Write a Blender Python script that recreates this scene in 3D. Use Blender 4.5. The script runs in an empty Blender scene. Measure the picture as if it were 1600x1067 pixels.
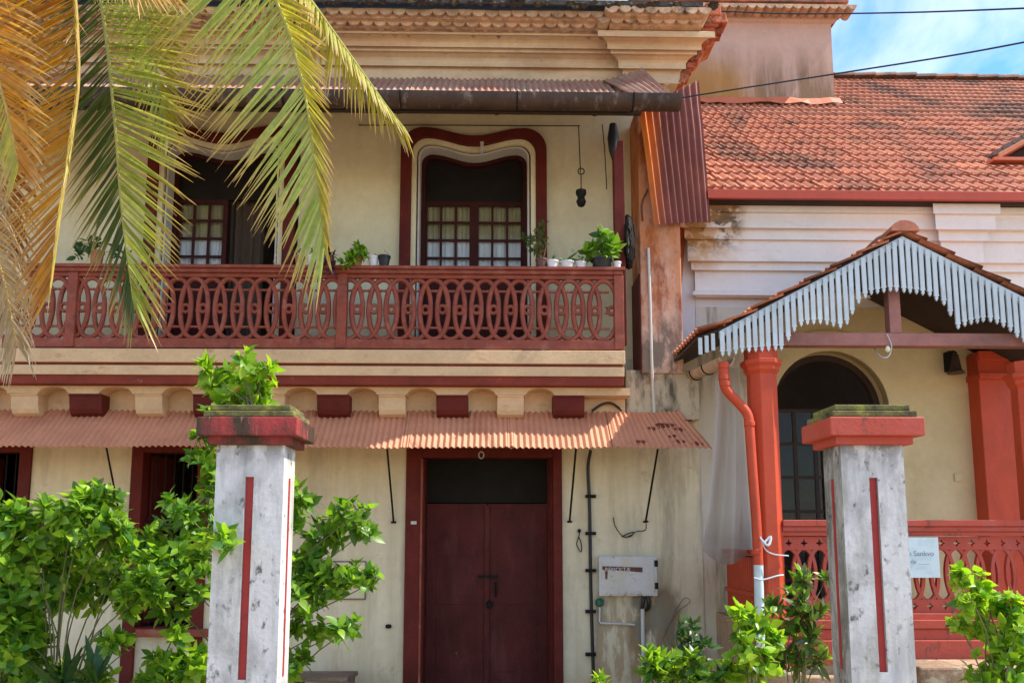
import bpy, math, random
import numpy as np
from mathutils import Vector, Matrix, Euler, noise
random.seed(7); np.random.seed(7)
S = bpy.context.scene
C = S.collection
R = math.radians
# ------------------------------------------------------------------ camera
F, PX0, PY0 = 1250.0, 800.0, 687.0
CAM = Vector((0, -8.93, 1.75)); PITCH = R(7.0); YAW = 0.02
cd = bpy.data.cameras.new('camera'); cam = bpy.data.objects.new('camera', cd); C.objects.link(cam)
cd.sensor_width = 36; cd.lens = F / 1600 * 36; cd.clip_end = 2000; cd.clip_start = .05
cd.shift_y = (PY0 - 533.5) / 1600
cam.location = CAM; cam.rotation_euler = (math.pi / 2 + PITCH, 0, -YAW); S.camera = cam
ROT = Euler((math.pi / 2 + PITCH, 0, -YAW)).to_matrix()
# ------------------------------------------------------------------ light
SUN = Vector((0.6, -0.045, 0.8)).normalized()
sd = bpy.data.lights.new('sun', 'SUN'); sd.energy = 3.4; sd.angle = R(.5); sd.color = (1, .93, .82)
so = bpy.data.objects.new('sun', sd); C.objects.link(so)
so.rotation_euler = SUN.to_track_quat('Z', 'Y').to_euler()
wd = bpy.data.worlds.new('World'); S.world = wd; wd.use_nodes = True
n = wd.node_tree.nodes; l = wd.node_tree.links; n.clear()
sky = n.new('ShaderNodeTexSky'); sky.sky_type = 'NISHITA'; sky.sun_disc = False
sky.sun_elevation = math.asin(SUN.z); sky.sun_rotation = math.atan2(SUN.x, SUN.y)
sky.ozone_density = 1.6; sky.air_density = 1.0; sky.dust_density = .4
tc = n.new('ShaderNodeTexCoord'); sx = n.new('ShaderNodeSeparateXYZ'); l.new(tc.outputs['Generated'], sx.inputs[0])
ad = n.new('ShaderNodeMath'); ad.operation = 'ADD'; ad.inputs[1].default_value = .35; l.new(sx.outputs[2], ad.inputs[0])
dv = n.new('ShaderNodeVectorMath'); dv.operation = 'DIVIDE'
cb = n.new('ShaderNodeCombineXYZ'); [l.new(ad.outputs[0], cb.inputs[i]) for i in range(3)]
l.new(tc.outputs['Generated'], dv.inputs[0]); l.new(cb.outputs[0], dv.inputs[1])
nz = n.new('ShaderNodeTexNoise'); nz.inputs['Scale'].default_value = 2.6; nz.inputs['Detail'].default_value = 9
nz.inputs['Roughness'].default_value = .58; nz.inputs['Distortion'].default_value = .35
off = n.new('ShaderNodeVectorMath'); off.operation = 'ADD'; off.inputs[1].default_value = (2.6, 7.7, 0)
l.new(dv.outputs[0], off.inputs[0]); l.new(off.outputs[0], nz.inputs['Vector'])
mr = n.new('ShaderNodeMapRange'); mr.inputs[1].default_value = .42; mr.inputs[2].default_value = .72; mr.inputs[4].default_value = .9
l.new(nz.outputs[0], mr.inputs[0])
mx = n.new('ShaderNodeMixRGB'); l.new(mr.outputs[0], mx.inputs[0]); hsv = n.new('ShaderNodeHueSaturation'); hsv.inputs['Saturation'].default_value = 1.3; l.new(sky.outputs[0], hsv.inputs['Color']); l.new(hsv.outputs[0], mx.inputs[1]); mx.inputs[2].default_value = (5.7, 5.5, 5.2, 1)
bg = n.new('ShaderNodeBackground'); bg.inputs[1].default_value = .145; l.new(mx.outputs[0], bg.inputs[0])
wo = n.new('ShaderNodeOutputWorld'); l.new(bg.outputs[0], wo.inputs[0])
S.view_settings.view_transform = 'Standard'; S.view_settings.look = 'None'; S.view_settings.gamma = 1
S.view_settings.use_curve_mapping = False; S.view_settings.exposure = 1.2

# ------------------------------------------------------------------ helpers
def P(px, py, Y):
    d = ROT @ Vector(((px - PX0) / F, -(py - PY0) / F, -1)); return CAM + d * ((Y - CAM.y) / d.y)
def X(px, Y, py=700): return P(px, py, Y).x
def Z(py, Y, px=800): return P(px, py, Y).z
def project(v):
    q = ROT.transposed() @ (Vector(v) - CAM)
    return (PX0 + F * q.x / -q.z, PY0 - F * q.y / -q.z, -q.z) if q.z < -.05 else (-9e9, 0, 1e9)
WL = {}
def reg(o, name_parent): WL[o.name] = Vector(o.location) + (WL[name_parent.name] if name_parent else Vector())
def thing(name, label, cat, loc=(0, 0, 0), group=None):
    o = bpy.data.objects.new(name, None); o.empty_display_size = .2; C.objects.link(o); o.location = loc
    o['label'] = label; o['category'] = cat
    if group: o['group'] = group
    reg(o, None); return o
def tag(o, label, cat, group=None):
    o['label'] = label; o['category'] = cat
    if group: o['group'] = group
    return o
def place(me, name, parent, mat4):
    o = bpy.data.objects.new(name, me); C.objects.link(o)
    m = mat4.copy()
    if parent: o.parent = parent; m.translation = m.translation - WL[parent.name]
    o.matrix_basis = m; WL[o.name] = mat4.translation.copy(); return o
class MB:
    def __init__(s): s.v = []; s.f = []
    def add(s, vs, fs):
        k = len(s.v); s.v += [tuple(v) for v in vs]; s.f += [tuple(i + k for i in f) for f in fs]; return s
    def box(s, x0, x1, y0, y1, z0, z1):
        return s.add([(x0, y0, z0), (x1, y0, z0), (x1, y1, z0), (x0, y1, z0), (x0, y0, z1), (x1, y0, z1), (x1, y1, z1), (x0, y1, z1)],
            [(0, 3, 2, 1), (4, 5, 6, 7), (0, 1, 5, 4), (1, 2, 6, 5), (2, 3, 7, 6), (3, 0, 4, 7)])
    def prism(s, pts, y0, y1):          # polygon in XZ extruded along Y
        m = len(pts); vs = [(x, y0, z) for x, z in pts] + [(x, y1, z) for x, z in pts]
        return s.add(vs, [tuple(range(m)), tuple(range(2 * m - 1, m - 1, -1))] + [(i, i + m, (i + 1) % m + m, (i + 1) % m) for i in range(m)])
    def sweepx(s, prof, x0, x1, mitre=None):   # profile (y,z) along X; mitre: ends step out with projection
        m = len(prof); vs = []
        for e, x in ((0, x0), (1, x1)):
            for y, z in prof:
                d = 0 if mitre is None else (mitre - y)
                vs.append((x - d if e == 0 else x + d, y, z))
        return s.add(vs, [tuple(range(m)), tuple(range(2 * m - 1, m - 1, -1))] + [(i, i + m, (i + 1) % m + m, (i + 1) % m) for i in range(m)])
    def tube(s, pts, r, k=6, closed=False, cap=True):
        pts = [Vector(p) for p in pts]; m = len(pts); rr = r if isinstance(r, (list, tuple)) else [r] * m
        base = len(s.v); up = None
        for i, p in enumerate(pts):
            a = pts[(i - 1) % m] if (closed or i > 0) else p; b = pts[(i + 1) % m] if (closed or i < m - 1) else p
            t = (b - a).normalized()
            if up is None: up = t.orthogonal().normalized()
            up = (up - t * up.dot(t)); up = up.normalized() if up.length > 1e-6 else t.orthogonal().normalized()
            w = t.cross(up)
            for j in range(k):
                an = 2 * math.pi * j / k; s.v.append(tuple(p + (up * math.cos(an) + w * math.sin(an)) * rr[i]))
        for i in range(m if closed else m - 1):
            for j in range(k):
                a = base + i * k + j; b = base + i * k + (j + 1) % k; c = base + (i + 1) % m * k + (j + 1) % k; d = base + (i + 1) % m * k + j
                s.f.append((a, b, c, d))
        if cap and not closed:
            s.f.append(tuple(base + j for j in range(k))[::-1]); s.f.append(tuple(base + (m - 1) * k + j for j in range(k)))
        return s
    def lathe(s, c, prof, k=14, tx=0, ty=0):
        c = Vector(c); base = len(s.v); z0 = prof[0][1]
        for r, z in prof:
            for j in range(k):
                a = 2 * math.pi * j / k; s.v.append((c.x + r * math.cos(a), c.y + r * math.sin(a), c.z + z))
        for i in range(len(prof) - 1):
            for j in range(k):
                s.f.append((base + i * k + j, base + i * k + (j + 1) % k, base + (i + 1) * k + (j + 1) % k, base + (i + 1) * k + j))
        s.f.append(tuple(base + j for j in range(k))[::-1]); s.f.append(tuple(base + (len(prof) - 1) * k + j for j in range(k)))
        return s
    def ring(s, outer, inner, y0, y1):   # between two XZ outlines (open, same count), extruded in Y
        m = len(outer); vs = [(x, y0, z) for x, z in outer] + [(x, y0, z) for x, z in inner] + [(x, y1, z) for x, z in outer] + [(x, y1, z) for x, z in inner]
        fs = []
        for i in range(m - 1):
            j = i + 1
            fs += [(i, j, m + j, m + i), (2 * m + i, 3 * m + i, 3 * m + j, 2 * m + j), (i, 2 * m + i, 2 * m + j, j), (m + i, m + j, 3 * m + j, 3 * m + i)]
        fs += [(0, m, 3 * m, 2 * m), (m - 1, 3 * m - 1, 4 * m - 1, 2 * m - 1)]
        return s.add(vs, fs)
    def holes(s, x0, x1, z0, z1, hs, y0, y1):
        xs = sorted({x0, x1} | {h[0] for h in hs} | {h[1] for h in hs}); zs = sorted({z0, z1} | {h[2] for h in hs} | {h[3] for h in hs})
        xs = [x for x in xs if x0 <= x <= x1]; zs = [z for z in zs if z0 <= z <= z1]
        def solid(i, j):
            if i < 0 or j < 0 or i >= len(xs) - 1 or j >= len(zs) - 1: return False
            cx = (xs[i] + xs[i + 1]) / 2; cz = (zs[j] + zs[j + 1]) / 2
            return not any(h[0] < cx < h[1] and h[2] < cz < h[3] for h in hs)
        for i in range(len(xs) - 1):
            for j in range(len(zs) - 1):
                if not solid(i, j): continue
                a, b, c, d = xs[i], xs[i + 1], zs[j], zs[j + 1]
                s.add([(a, y0, c), (b, y0, c), (b, y0, d), (a, y0, d)], [(0, 1, 2, 3)]); s.add([(a, y1, c), (b, y1, c), (b, y1, d), (a, y1, d)], [(3, 2, 1, 0)])
                if not solid(i - 1, j): s.add([(a, y0, c), (a, y0, d), (a, y1, d), (a, y1, c)], [(0, 1, 2, 3)])
                if not solid(i + 1, j): s.add([(b, y0, c), (b, y1, c), (b, y1, d), (b, y0, d)], [(0, 1, 2, 3)])
                if not solid(i, j - 1): s.add([(a, y0, c), (a, y1, c), (b, y1, c), (b, y0, c)], [(0, 1, 2, 3)])
                if not solid(i, j + 1): s.add([(a, y0, d), (b, y0, d), (b, y1, d), (a, y1, d)], [(0, 1, 2, 3)])
        return s
    def mesh(s, name, mat, smooth=False):
        me = bpy.data.meshes.new(name); me.from_pydata(s.v, [], s.f); me.materials.append(mat)
        if smooth: me.shade_smooth()
        return me
    def build(s, name, mat, parent=None, smooth=False, bevel=0, origin=None):
        o0 = WL[parent.name] if parent else (Vector(origin) if origin is not None else Vector())
        sv = s.v; s.v = [tuple(Vector(v) - o0) for v in s.v]; me = s.mesh(name, mat, smooth); s.v = sv
        import bmesh
        b = bmesh.new(); b.from_mesh(me); bmesh.ops.recalc_face_normals(b, faces=b.faces); b.to_mesh(me); b.free()
        if smooth:
            try: me.set_sharp_from_angle(angle=R(50))
            except Exception: pass
        o = bpy.data.objects.new(name, me); C.objects.link(o)
        if parent: o.parent = parent
        else: o.location = o0
        WL[o.name] = o0.copy()
        if bevel:
            bv = o.modifiers.new('bevel', 'BEVEL'); bv.width = bevel; bv.segments = 2; bv.limit_method = 'ANGLE'
        return o
def catmull(pts, m=8):
    pts = [Vector(p) for p in pts]; q = [pts[0] * 2 - pts[1]] + pts + [pts[-1] * 2 - pts[-2]]; out = []
    for i in range(1, len(q) - 2):
        for j in range(m):
            t = j / m; a, b, c, d = q[i - 1], q[i], q[i + 1], q[i + 2]
            out.append(.5 * (2 * b + (c - a) * t + (2 * a - 5 * b + 4 * c - d) * t * t + (3 * b - a - 3 * c + d) * t ** 3))
    return out + [pts[-1]]

# ------------------------------------------------------------------ materials
def M(name, col, rough=.75, var=.14, vs=2.5, stains=(), bump=.25, bs=45, spec=.35, rnd=0.0, hue=0.0, metal=0.0, coord='pos'):
    m = bpy.data.materials.new(name); m.use_nodes = True; nt = m.node_tree; N = nt.nodes; L = nt.links
    b = N['Principled BSDF']; b.inputs['Roughness'].default_value = rough; b.inputs['Specular IOR Level'].default_value = spec; b.inputs['Metallic'].default_value = metal
    if coord == 'pos': co = N.new('ShaderNodeNewGeometry').outputs['Position']
    else: co = N.new('ShaderNodeTexCoord').outputs['Object']
    def noi(scale, vec=(1, 1, 1), det=6, ro=.6):
        mp = N.new('ShaderNodeMapping'); mp.inputs['Scale'].default_value = vec; L.new(co, mp.inputs[0])
        q = N.new('ShaderNodeTexNoise'); q.inputs['Scale'].default_value = scale; q.inputs['Detail'].default_value = det; q.inputs['Roughness'].default_value = ro
        L.new(mp.outputs[0], q.inputs['Vector']); return q.outputs[0]
    def mrange(v, a, c, d=0, e=1):
        q = N.new('ShaderNodeMapRange'); q.inputs[1].default_value = a; q.inputs[2].default_value = c; q.inputs[3].default_value = d; q.inputs[4].default_value = e; L.new(v, q.inputs[0]); return q.outputs[0]
    def mul(a, c):
        q = N.new('ShaderNodeMath'); q.operation = 'MULTIPLY'; L.new(a, q.inputs[0])
        if isinstance(c, float): q.inputs[1].default_value = c
        else: L.new(c, q.inputs[1])
        return q.outputs[0]
    hs = N.new('ShaderNodeHueSaturation'); hs.inputs['Color'].default_value = (*col, 1)
    v = mrange(noi(vs), .3, .7, 1 - var, 1 + var)
    v = mul(v, mrange(noi(vs * 9), .3, .7, 1 - var * .5, 1 + var * .5))
    if rnd:
        oi = N.new('ShaderNodeObjectInfo'); v = mul(v, mrange(oi.outputs['Random'], 0, 1, 1 - rnd, 1 + rnd))
        if hue: L.new(mrange(oi.outputs['Random'], 0, 1, .5 - hue, .5 + hue), hs.inputs['Hue'])
    L.new(v, hs.inputs['Value']); cur = hs.outputs[0]
    for s in stains:
        f = mrange(noi(s.get('k', 1), s.get('s', (1, 1, 1)), 8, s.get('r', .65)), s['lo'], s['hi'])
        for ax in 'xyz':
            if ax in s:
                sp = N.new('ShaderNodeSeparateXYZ'); L.new(co, sp.inputs[0]); f = mul(f, mrange(sp.outputs['xyz'.index(ax)], s[ax][0], s[ax][1], 1, 0))
            if ax + '2' in s:
                sp = N.new('ShaderNodeSeparateXYZ'); L.new(co, sp.inputs[0]); f = mul(f, mrange(sp.outputs['xyz'.index(ax)], s[ax + '2'][0], s[ax + '2'][1], 1, 0))
        if 'nx' in s:
            g = N.new('ShaderNodeNewGeometry'); sp = N.new('ShaderNodeSeparateXYZ'); L.new(g.outputs['True Normal'], sp.inputs[0]); f = mul(f, mrange(sp.outputs[0], -.8, -.5, 1, 0))
        if 'up' in s:
            g = N.new('ShaderNodeNewGeometry'); sp = N.new('ShaderNodeSeparateXYZ'); L.new(g.outputs['Normal'], sp.inputs[0]); f = mul(f, mrange(sp.outputs[2], s['up'][0], s['up'][1]))
        if 'g' in s:
            f = mul(f, float(s['g'])); f.node.use_clamp = True
        f = mul(f, float(s.get('a', 1)))
        q = N.new('ShaderNodeMixRGB'); L.new(f, q.inputs[0]); L.new(cur, q.inputs[1]); q.inputs[2].default_value = (*s['c'], 1); cur = q.outputs[0]
    L.new(cur, b.inputs['Base Color'])
    if bump:
        bp = N.new('ShaderNodeBump'); bp.inputs['Strength'].default_value = bump; bp.inputs['Distance'].default_value = .01
        L.new(noi(bs, det=8), bp.inputs['Height']); L.new(bp.outputs[0], b.inputs['Normal'])
    return m
def leafmat(name, c1, c2, tip=None, trans=.4, rough=.38, isl=True):
    m = bpy.data.materials.new(name); m.use_nodes = True; nt = m.node_tree; N = nt.nodes; L = nt.links
    b = N['Principled BSDF']; b.inputs['Roughness'].default_value = rough; b.inputs['Specular IOR Level'].default_value = .45
    g = N.new('ShaderNodeNewGeometry'); oi = N.new('ShaderNodeObjectInfo')
    a = N.new('ShaderNodeMath'); a.operation = 'ADD'; L.new(g.outputs['Random Per Island'], a.inputs[0]); L.new(oi.outputs['Random'], a.inputs[1])
    fr = N.new('ShaderNodeMath'); fr.operation = 'FRACT'; L.new(a.outputs[0], fr.inputs[0])
    mx = N.new('ShaderNodeMixRGB'); mx.inputs[1].default_value = (*c1, 1); mx.inputs[2].default_value = (*c2, 1); L.new(fr.outputs[0], mx.inputs[0]); cur = mx.outputs[0]
    at = N.new('ShaderNodeAttribute'); at.attribute_name = 'along'
    if tip:
        mr = N.new('ShaderNodeMapRange'); mr.inputs[1].default_value = .45; mr.inputs[2].default_value = 1.0; L.new(at.outputs['Fac'], mr.inputs[0])
        m2 = N.new('ShaderNodeMixRGB'); L.new(mr.outputs[0], m2.inputs[0]); L.new(cur, m2.inputs[1]); m2.inputs[2].default_value = (*tip, 1); cur = m2.outputs[0]
    nz = N.new('ShaderNodeTexNoise'); nz.inputs['Scale'].default_value = 30; L.new(g.outputs['Position'], nz.inputs['Vector'])
    hv = N.new('ShaderNodeHueSaturation'); mr2 = N.new('ShaderNodeMapRange'); mr2.inputs[3].default_value = .7; mr2.inputs[4].default_value = 1.3; L.new(nz.outputs[0], mr2.inputs[0])
    L.new(mr2.outputs[0], hv.inputs['Value']); L.new(cur, hv.inputs['Color']); cur = hv.outputs[0]
    L.new(cur, b.inputs['Base Color'])
    t = N.new('ShaderNodeBsdfTranslucent'); gm = N.new('ShaderNodeMixRGB'); gm.blend_type = 'MULTIPLY'; gm.inputs[0].default_value = 1; gm.inputs[2].default_value = (1.5, 1.45, .6, 1)
    L.new(cur, gm.inputs[1]); L.new(gm.outputs[0], t.inputs['Color'])
    ms = N.new('ShaderNodeMixShader'); ms.inputs[0].default_value = trans; L.new(b.outputs[0], ms.inputs[1]); L.new(t.outputs[0], ms.inputs[2])
    L.new(ms.outputs[0], N['Material Output'].inputs[0]); return m
ST = dict
DARK = (.06, .045, .03); RUST = (.3, .07, .02); MOSS = (.05, .055, .02); GRIME = (.16, .13, .09)
m_wall = M('cream_plaster', (.7, .61, .43), .85, .1, 1.2, [
    ST(c=(.15, .13, .1), k=3, s=(1.5, 1, .6), lo=.38, hi=.58, x2=(1.55, 1.42), x=(1.9, 2.1), z=(1.1, 1.25), g=2, a=.85), ST(c=(.3, .17, .07), k=5, s=(1.5, 1, .4), lo=.45, hi=.6, x2=(1.15, 1.05), x=(1.9, 2.1), z=(.7, 1.6), g=2, a=.6), ST(c=(.19, .17, .13), k=1.7, s=(2.6, 1, .4), lo=.5, hi=.68, x2=(1.9, 1.2), g=1.4, a=.5), ST(c=(.22, .2, .15), k=1.1, s=(2.5, 1, .5), lo=.54, hi=.7, a=.45), ST(c=(.38, .3, .17), k=1.6, s=(4, 1, .16), lo=.45, hi=.75, a=.35), ST(c=(.3, .24, .14), k=5, lo=.6, hi=.7, a=.45), ST(c=(.3, .25, .16), k=.8, lo=.5, hi=.62, z=(3.1, 2.2), a=0.0),
    ST(c=(.45, .22, .08), k=1.6, lo=.35, hi=.75, z=(-.1, .75), a=.85), ST(c=(.4, .33, .2), k=1.1, s=(3, 1, .25), lo=.48, hi=.78, a=.45),
    ST(c=(.45, .36, .12), k=2, s=(2, 1, .4), lo=.4, hi=.7, z=(2.75, 1.9), a=0.0), ST(c=GRIME, k=2.2, lo=.62, hi=.75, a=.5)], .3, 30)
m_upwall = M('yellow_plaster', (.7, .63, .42), .85, .1, 1.5, [ST(c=(.38, .3, .12), k=1.2, s=(1.5, 1, .5), lo=.5, hi=.75, a=.5), ST(c=GRIME, k=5, lo=.66, hi=.74, a=.4)], .25, 35)
m_tan = M('tan_plaster', (.63, .43, .25), .8, .12, 3, [ST(c=(.3, .12, .07), k=4, s=(1, 1, 2.5), lo=.58, hi=.75, a=.6), ST(c=DARK, k=12, lo=.68, hi=.76, a=.5)], .35, 30)
m_cornice = M('cornice_plaster', (.6, .45, .29), .85, .14, 2, [ST(c=(.4, .17, .08), k=1.5, s=(.5, 1, 3), lo=.45, hi=.7, a=.55), ST(c=DARK, k=7, s=(.6, 1, 1.5), lo=.62, hi=.75, a=.55)], .4, 28)
m_eavetile = M('old_eave_tile', (.47, .3, .19), .9, .22, 6, [ST(c=(.62, .46, .3), k=9, lo=.5, hi=.62, a=.8), ST(c=DARK, k=5, lo=.55, hi=.7, a=.8)], .5, 40, rnd=.2)
m_dark = M('dark_roof_edge', (.05, .04, .035), .9, .3, 6, [ST(c=(.16, .15, .08), k=9, lo=.55, hi=.65)], .8, 25)
m_maroon = M('maroon_paint', (.12, .02, .015), .6, .2, 4, [ST(c=(.05, .01, .01), k=3, lo=.5, hi=.75, a=.6), ST(c=(.3, .18, .14), k=26, lo=.68, hi=.74, a=.5)], .15, 60, spec=.12)
m_doorred = M('door_maroon', (.085, .014, .012), .6, .25, 3, [ST(c=(.17, .05, .045), k=2.2, s=(2, 1, .5), lo=.5, hi=.75, a=.55), ST(c=(.28, .2, .17), k=14, s=(1, 1, .4), lo=.68, hi=.75, a=.5),
    ST(c=(.03, .01, .01), k=4, lo=.55, hi=.8, a=.7)], .15, 30, spec=.18)
m_rail = M('railing_redbrown', (.24, .052, .028), .6, .2, 6, [ST(c=(.4, .17, .12), k=7, lo=.52, hi=.72, a=.5), ST(c=(.08, .02, .02), k=10, lo=.58, hi=.72, a=.6)], .3, 60)
m_band = M('brick_red_band', (.21, .04, .025), .7, .18, 4, [ST(c=(.1, .03, .02), k=5, s=(.6, 1, 2), lo=.5, hi=.7, a=.6), ST(c=(.45, .28, .18), k=16, lo=.66, hi=.74, a=.6)], .25, 50, spec=.15)
m_sash = M('dark_sash_wood', (.05, .012, .01), .6, .2, 4, bump=.15, spec=.12)
m_orange = M('vermilion_paint', (.5, .062, .022), .55, .1, 3, [ST(c=(.3, .035, .02), k=4, s=(2, 2, .5), lo=.5, hi=.75, a=.5), ST(c=(.16, .05, .03), k=13, lo=.66, hi=.74, a=.5)], .15, 50)
m_pinkred = M('faded_red_paint', (.45, .07, .042), .6, .1, 4, [ST(c=(.55, .2, .15), k=4, lo=.5, hi=.75, a=.4), ST(c=DARK, k=9, s=(1, 1, .4), lo=.57, hi=.68, a=.75), ST(c=(.28, .05, .04), k=4, lo=.5, hi=.7, a=.6)], .25, 40)
m_pinkred2 = M('mouldy_red_paint', (.33, .04, .04), .7, .2, 4, [ST(c=(.035, .03, .016), k=3.2, s=(1, 1, .35), lo=.38, hi=.5, a=.95), ST(c=(.55, .3, .25), k=18, s=(3, 3, .3), lo=.62, hi=.7, a=.6)], .6, 40)
m_moss = M('mossy_concrete', (.13, .12, .045), .95, .35, 9, [ST(c=(.3, .3, .05), k=10, lo=.5, hi=.65, a=.8), ST(c=(.03, .03, .02), k=7, lo=.52, hi=.65, a=.9)], .9, 35)
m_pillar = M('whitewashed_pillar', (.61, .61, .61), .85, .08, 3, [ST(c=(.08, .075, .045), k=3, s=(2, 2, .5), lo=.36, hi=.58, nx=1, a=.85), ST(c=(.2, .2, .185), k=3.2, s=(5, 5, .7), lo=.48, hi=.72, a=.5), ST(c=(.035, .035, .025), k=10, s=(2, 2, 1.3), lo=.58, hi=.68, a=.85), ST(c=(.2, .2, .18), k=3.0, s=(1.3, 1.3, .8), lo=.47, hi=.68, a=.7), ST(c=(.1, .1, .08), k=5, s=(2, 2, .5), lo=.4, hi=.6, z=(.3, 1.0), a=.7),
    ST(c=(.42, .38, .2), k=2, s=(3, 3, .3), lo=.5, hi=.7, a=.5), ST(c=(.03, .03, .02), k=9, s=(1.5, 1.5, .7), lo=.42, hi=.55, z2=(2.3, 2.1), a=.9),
    ST(c=(.5, .48, .46), k=18, lo=.55, hi=.7, a=.6)], .22, 40)
m_stripe = M('red_stripe_paint', (.36, .035, .03), .6, .12, 5, [ST(c=(.1, .02, .02), k=8, lo=.6, hi=.72, a=.6)], .2, 50)
m_white = M('white_plaster', (.71, .68, .67), .85, .07, 1.5, [ST(c=(.5, .2, .08), k=1.3, lo=.35, hi=.62, x=(1.95, 2.35), a=.0), ST(c=(.48, .4, .34), k=1.2, s=(1, 1, .6), lo=.5, hi=.75, a=.5)], .22, 35)
m_whitecor = M('white_cornice', (.75, .7, .67), .8, .06, 2, [ST(c=(.06, .045, .025), k=6, s=(1, 1, 1.3), lo=.44, hi=.58, x=(2.35, 2.85), z=(5.3, 4.95), g=4, a=.95), ST(c=(.5, .26, .08), k=3, lo=.38, hi=.6, x=(2.3, 2.9), z=(5.1, 4.6), g=2, a=.7), ST(c=(.45, .37, .3), k=4, s=(.5, 1, 3), lo=.6, hi=.75, a=.5)], .2, 35)
m_ochre = M('porch_ochre_wall', (.66, .54, .31), .85, .08, 1.5, [ST(c=(.62, .58, .52), k=1.5, s=(2, 1, .4), lo=.2, hi=.5, x=(2.9, 3.1), a=.8), ST(c=(.22, .19, .12), k=2.2, s=(3, 1, .4), lo=.5, hi=.65, x=(2.9, 3.2), a=.8),ST(c=(.4, .3, .12), k=1.4, lo=.5, hi=.75, a=.5)], .2, 35)
m_block = M('stained_pink_plaster', (.55, .36, .29), .9, .1, 1.2, [ST(c=(.2, .12, .06), k=1.6, s=(2.5, 1, .35), lo=.3, hi=.62, z=(8.9, 9.9), g=1.8, a=.85), ST(c=(.42, .2, .05), k=1.0, lo=.3, hi=.55, z=(9.0, 9.8), x=(2.9, 4.4), g=3, a=.8)], .3, 25)
m_wing = M('rusty_pink_plaster', (.58, .38, .29), .85, .12, 2, [ST(c=(.1, .085, .065), k=3, s=(1.6, 1.6, .7), lo=.42, hi=.58, z=(3.7, 4.3), g=2, a=.8),ST(c=(.52, .15, .02), k=1.6, lo=.32, hi=.58, z=(5.0, 4.1), a=.9), ST(c=(.24, .05, .015), k=3.4, s=(1.6, 1.6, .6), lo=.46, hi=.58, z2=(4.3, 3.6), a=.85), ST(c=(.5, .15, .03), k=1.3, s=(1.3, 1, .5), lo=.42, hi=.6, a=.75)], .4, 25)
m_mossw = M('mouldy_plaster', (.5, .42, .3), .9, .15, 2, [ST(c=(.07, .06, .045), k=2.6, s=(2.2, 1, .7), lo=.46, hi=.6, a=.9), ST(c=(.35, .12, .04), k=4, lo=.6, hi=.68, a=.7)], .5, 25)
m_awn = M('salmon_corrugated', (.58, .25, .14), .6, .1, 2.5, [ST(c=(.35, .1, .05), k=2, s=(1, 1, 1), lo=.5, hi=.72, a=.5), ST(c=(.17, .035, .018), k=3.2, lo=.5, hi=.54, x2=(2.5, 1.6), a=0.0), ST(c=(.2, .05, .03), k=20, lo=.7, hi=.75, a=.6)], .12, 60)
m_awn2 = M('grey_rusty_corrugated', (.36, .22, .16), .65, .2, 3, [ST(c=(.32, .1, .06), k=1.6, lo=.45, hi=.65, a=.8), ST(c=(.1, .05, .04), k=6, lo=.55, hi=.7, a=.7)], .2, 50)
m_sheet = M('maroon_corrugated', (.2, .06, .045), .6, .2, 3, [ST(c=(.62, .16, .02), k=1.2, lo=.2, hi=.4, x=(1.67, 1.83), a=.95), ST(c=(.3, .09, .05), k=3, lo=.5, hi=.7, a=.6)], .2, 50)
m_gutter = M('weathered_gutter', (.06, .036, .028), .6, .3, 4, [ST(c=(.3, .24, .22), k=5, s=(2, 1, 1), lo=.55, hi=.68, a=.6), ST(c=(.03, .02, .02), k=3, lo=.5, hi=.65, a=.7)], .3, 40)
m_tile = M('terracotta_tile', (.44, .155, .088), .8, .2, 3, [ST(c=(.06, .045, .035), k=1.5, s=(.7, .5, .5), lo=.5, hi=.62, a=.75), ST(c=(.06, .045, .035), k=7, lo=.6, hi=.72, a=.6), ST(c=(.56, .24, .14), k=5, lo=.5, hi=.65, a=.35)], .35, 40, rnd=.14, hue=.004)
m_ridge = M('weathered_ridge', (.3, .15, .1), .9, .25, 4, [ST(c=(.1, .09, .08), k=3, lo=.4, hi=.55, a=.8)], .4, 30, rnd=.2)
m_fascia = M('red_fascia', (.42, .055, .025), .55, .1, 3, [ST(c=(.2, .03, .02), k=3, lo=.55, hi=.7, a=.5)], .1, 50)
m_flash = M('orange_flashing', (.58, .15, .07), .5, .12, 3, [ST(c=(.36, .08, .04), k=3, lo=.5, hi=.62, a=.6)], .2, 20)
m_picket = M('blue_white_picket', (.5, .57, .61), .6, .06, 5, [ST(c=(.3, .33, .33), k=9, s=(1, 1, .4), lo=.56, hi=.72, a=.6)], .15, 50, rnd=.08)
m_beam = M('brown_pink_beam', (.3, .13, .11), .7, .2, 4, [ST(c=(.14, .07, .05), k=2, s=(.6, 1, 1), lo=.45, hi=.65, a=.7)], .2, 40)
m_black = M('black_iron', (.016, .014, .013), .7, .2, 5, bump=.2, spec=.12)
m_blackp = M('black_plastic', (.018, .018, .02), .4, .1, 5, bump=0)
m_whitep = M('white_pvc', (.56, .55, .52), .5, .08, 5, [ST(c=(.4, .35, .28), k=7, lo=.55, hi=.72, a=.6)], .05)
m_meter = M('chipped_white_metal', (.56, .54, .52), .5, .06, 5, [ST(c=(.3, .16, .07), k=14, lo=.5, hi=.6, z=(1.13, 1.19), g=2, a=.8),ST(c=(.28, .14, .06), k=9, lo=.6, hi=.68, a=.9), ST(c=(.55, .48, .36), k=4, lo=.5, hi=.65, a=.7)], .15, 40)
m_brown = M('brown_sticker', (.12, .04, .025), .6, .4, 12, [ST(c=(.6, .55, .5), k=30, lo=.62, hi=.66, a=.8)], 0)
m_ink = M('faint_ink', (.2, .26, .3), .7, .2, 5, bump=0)
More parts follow.
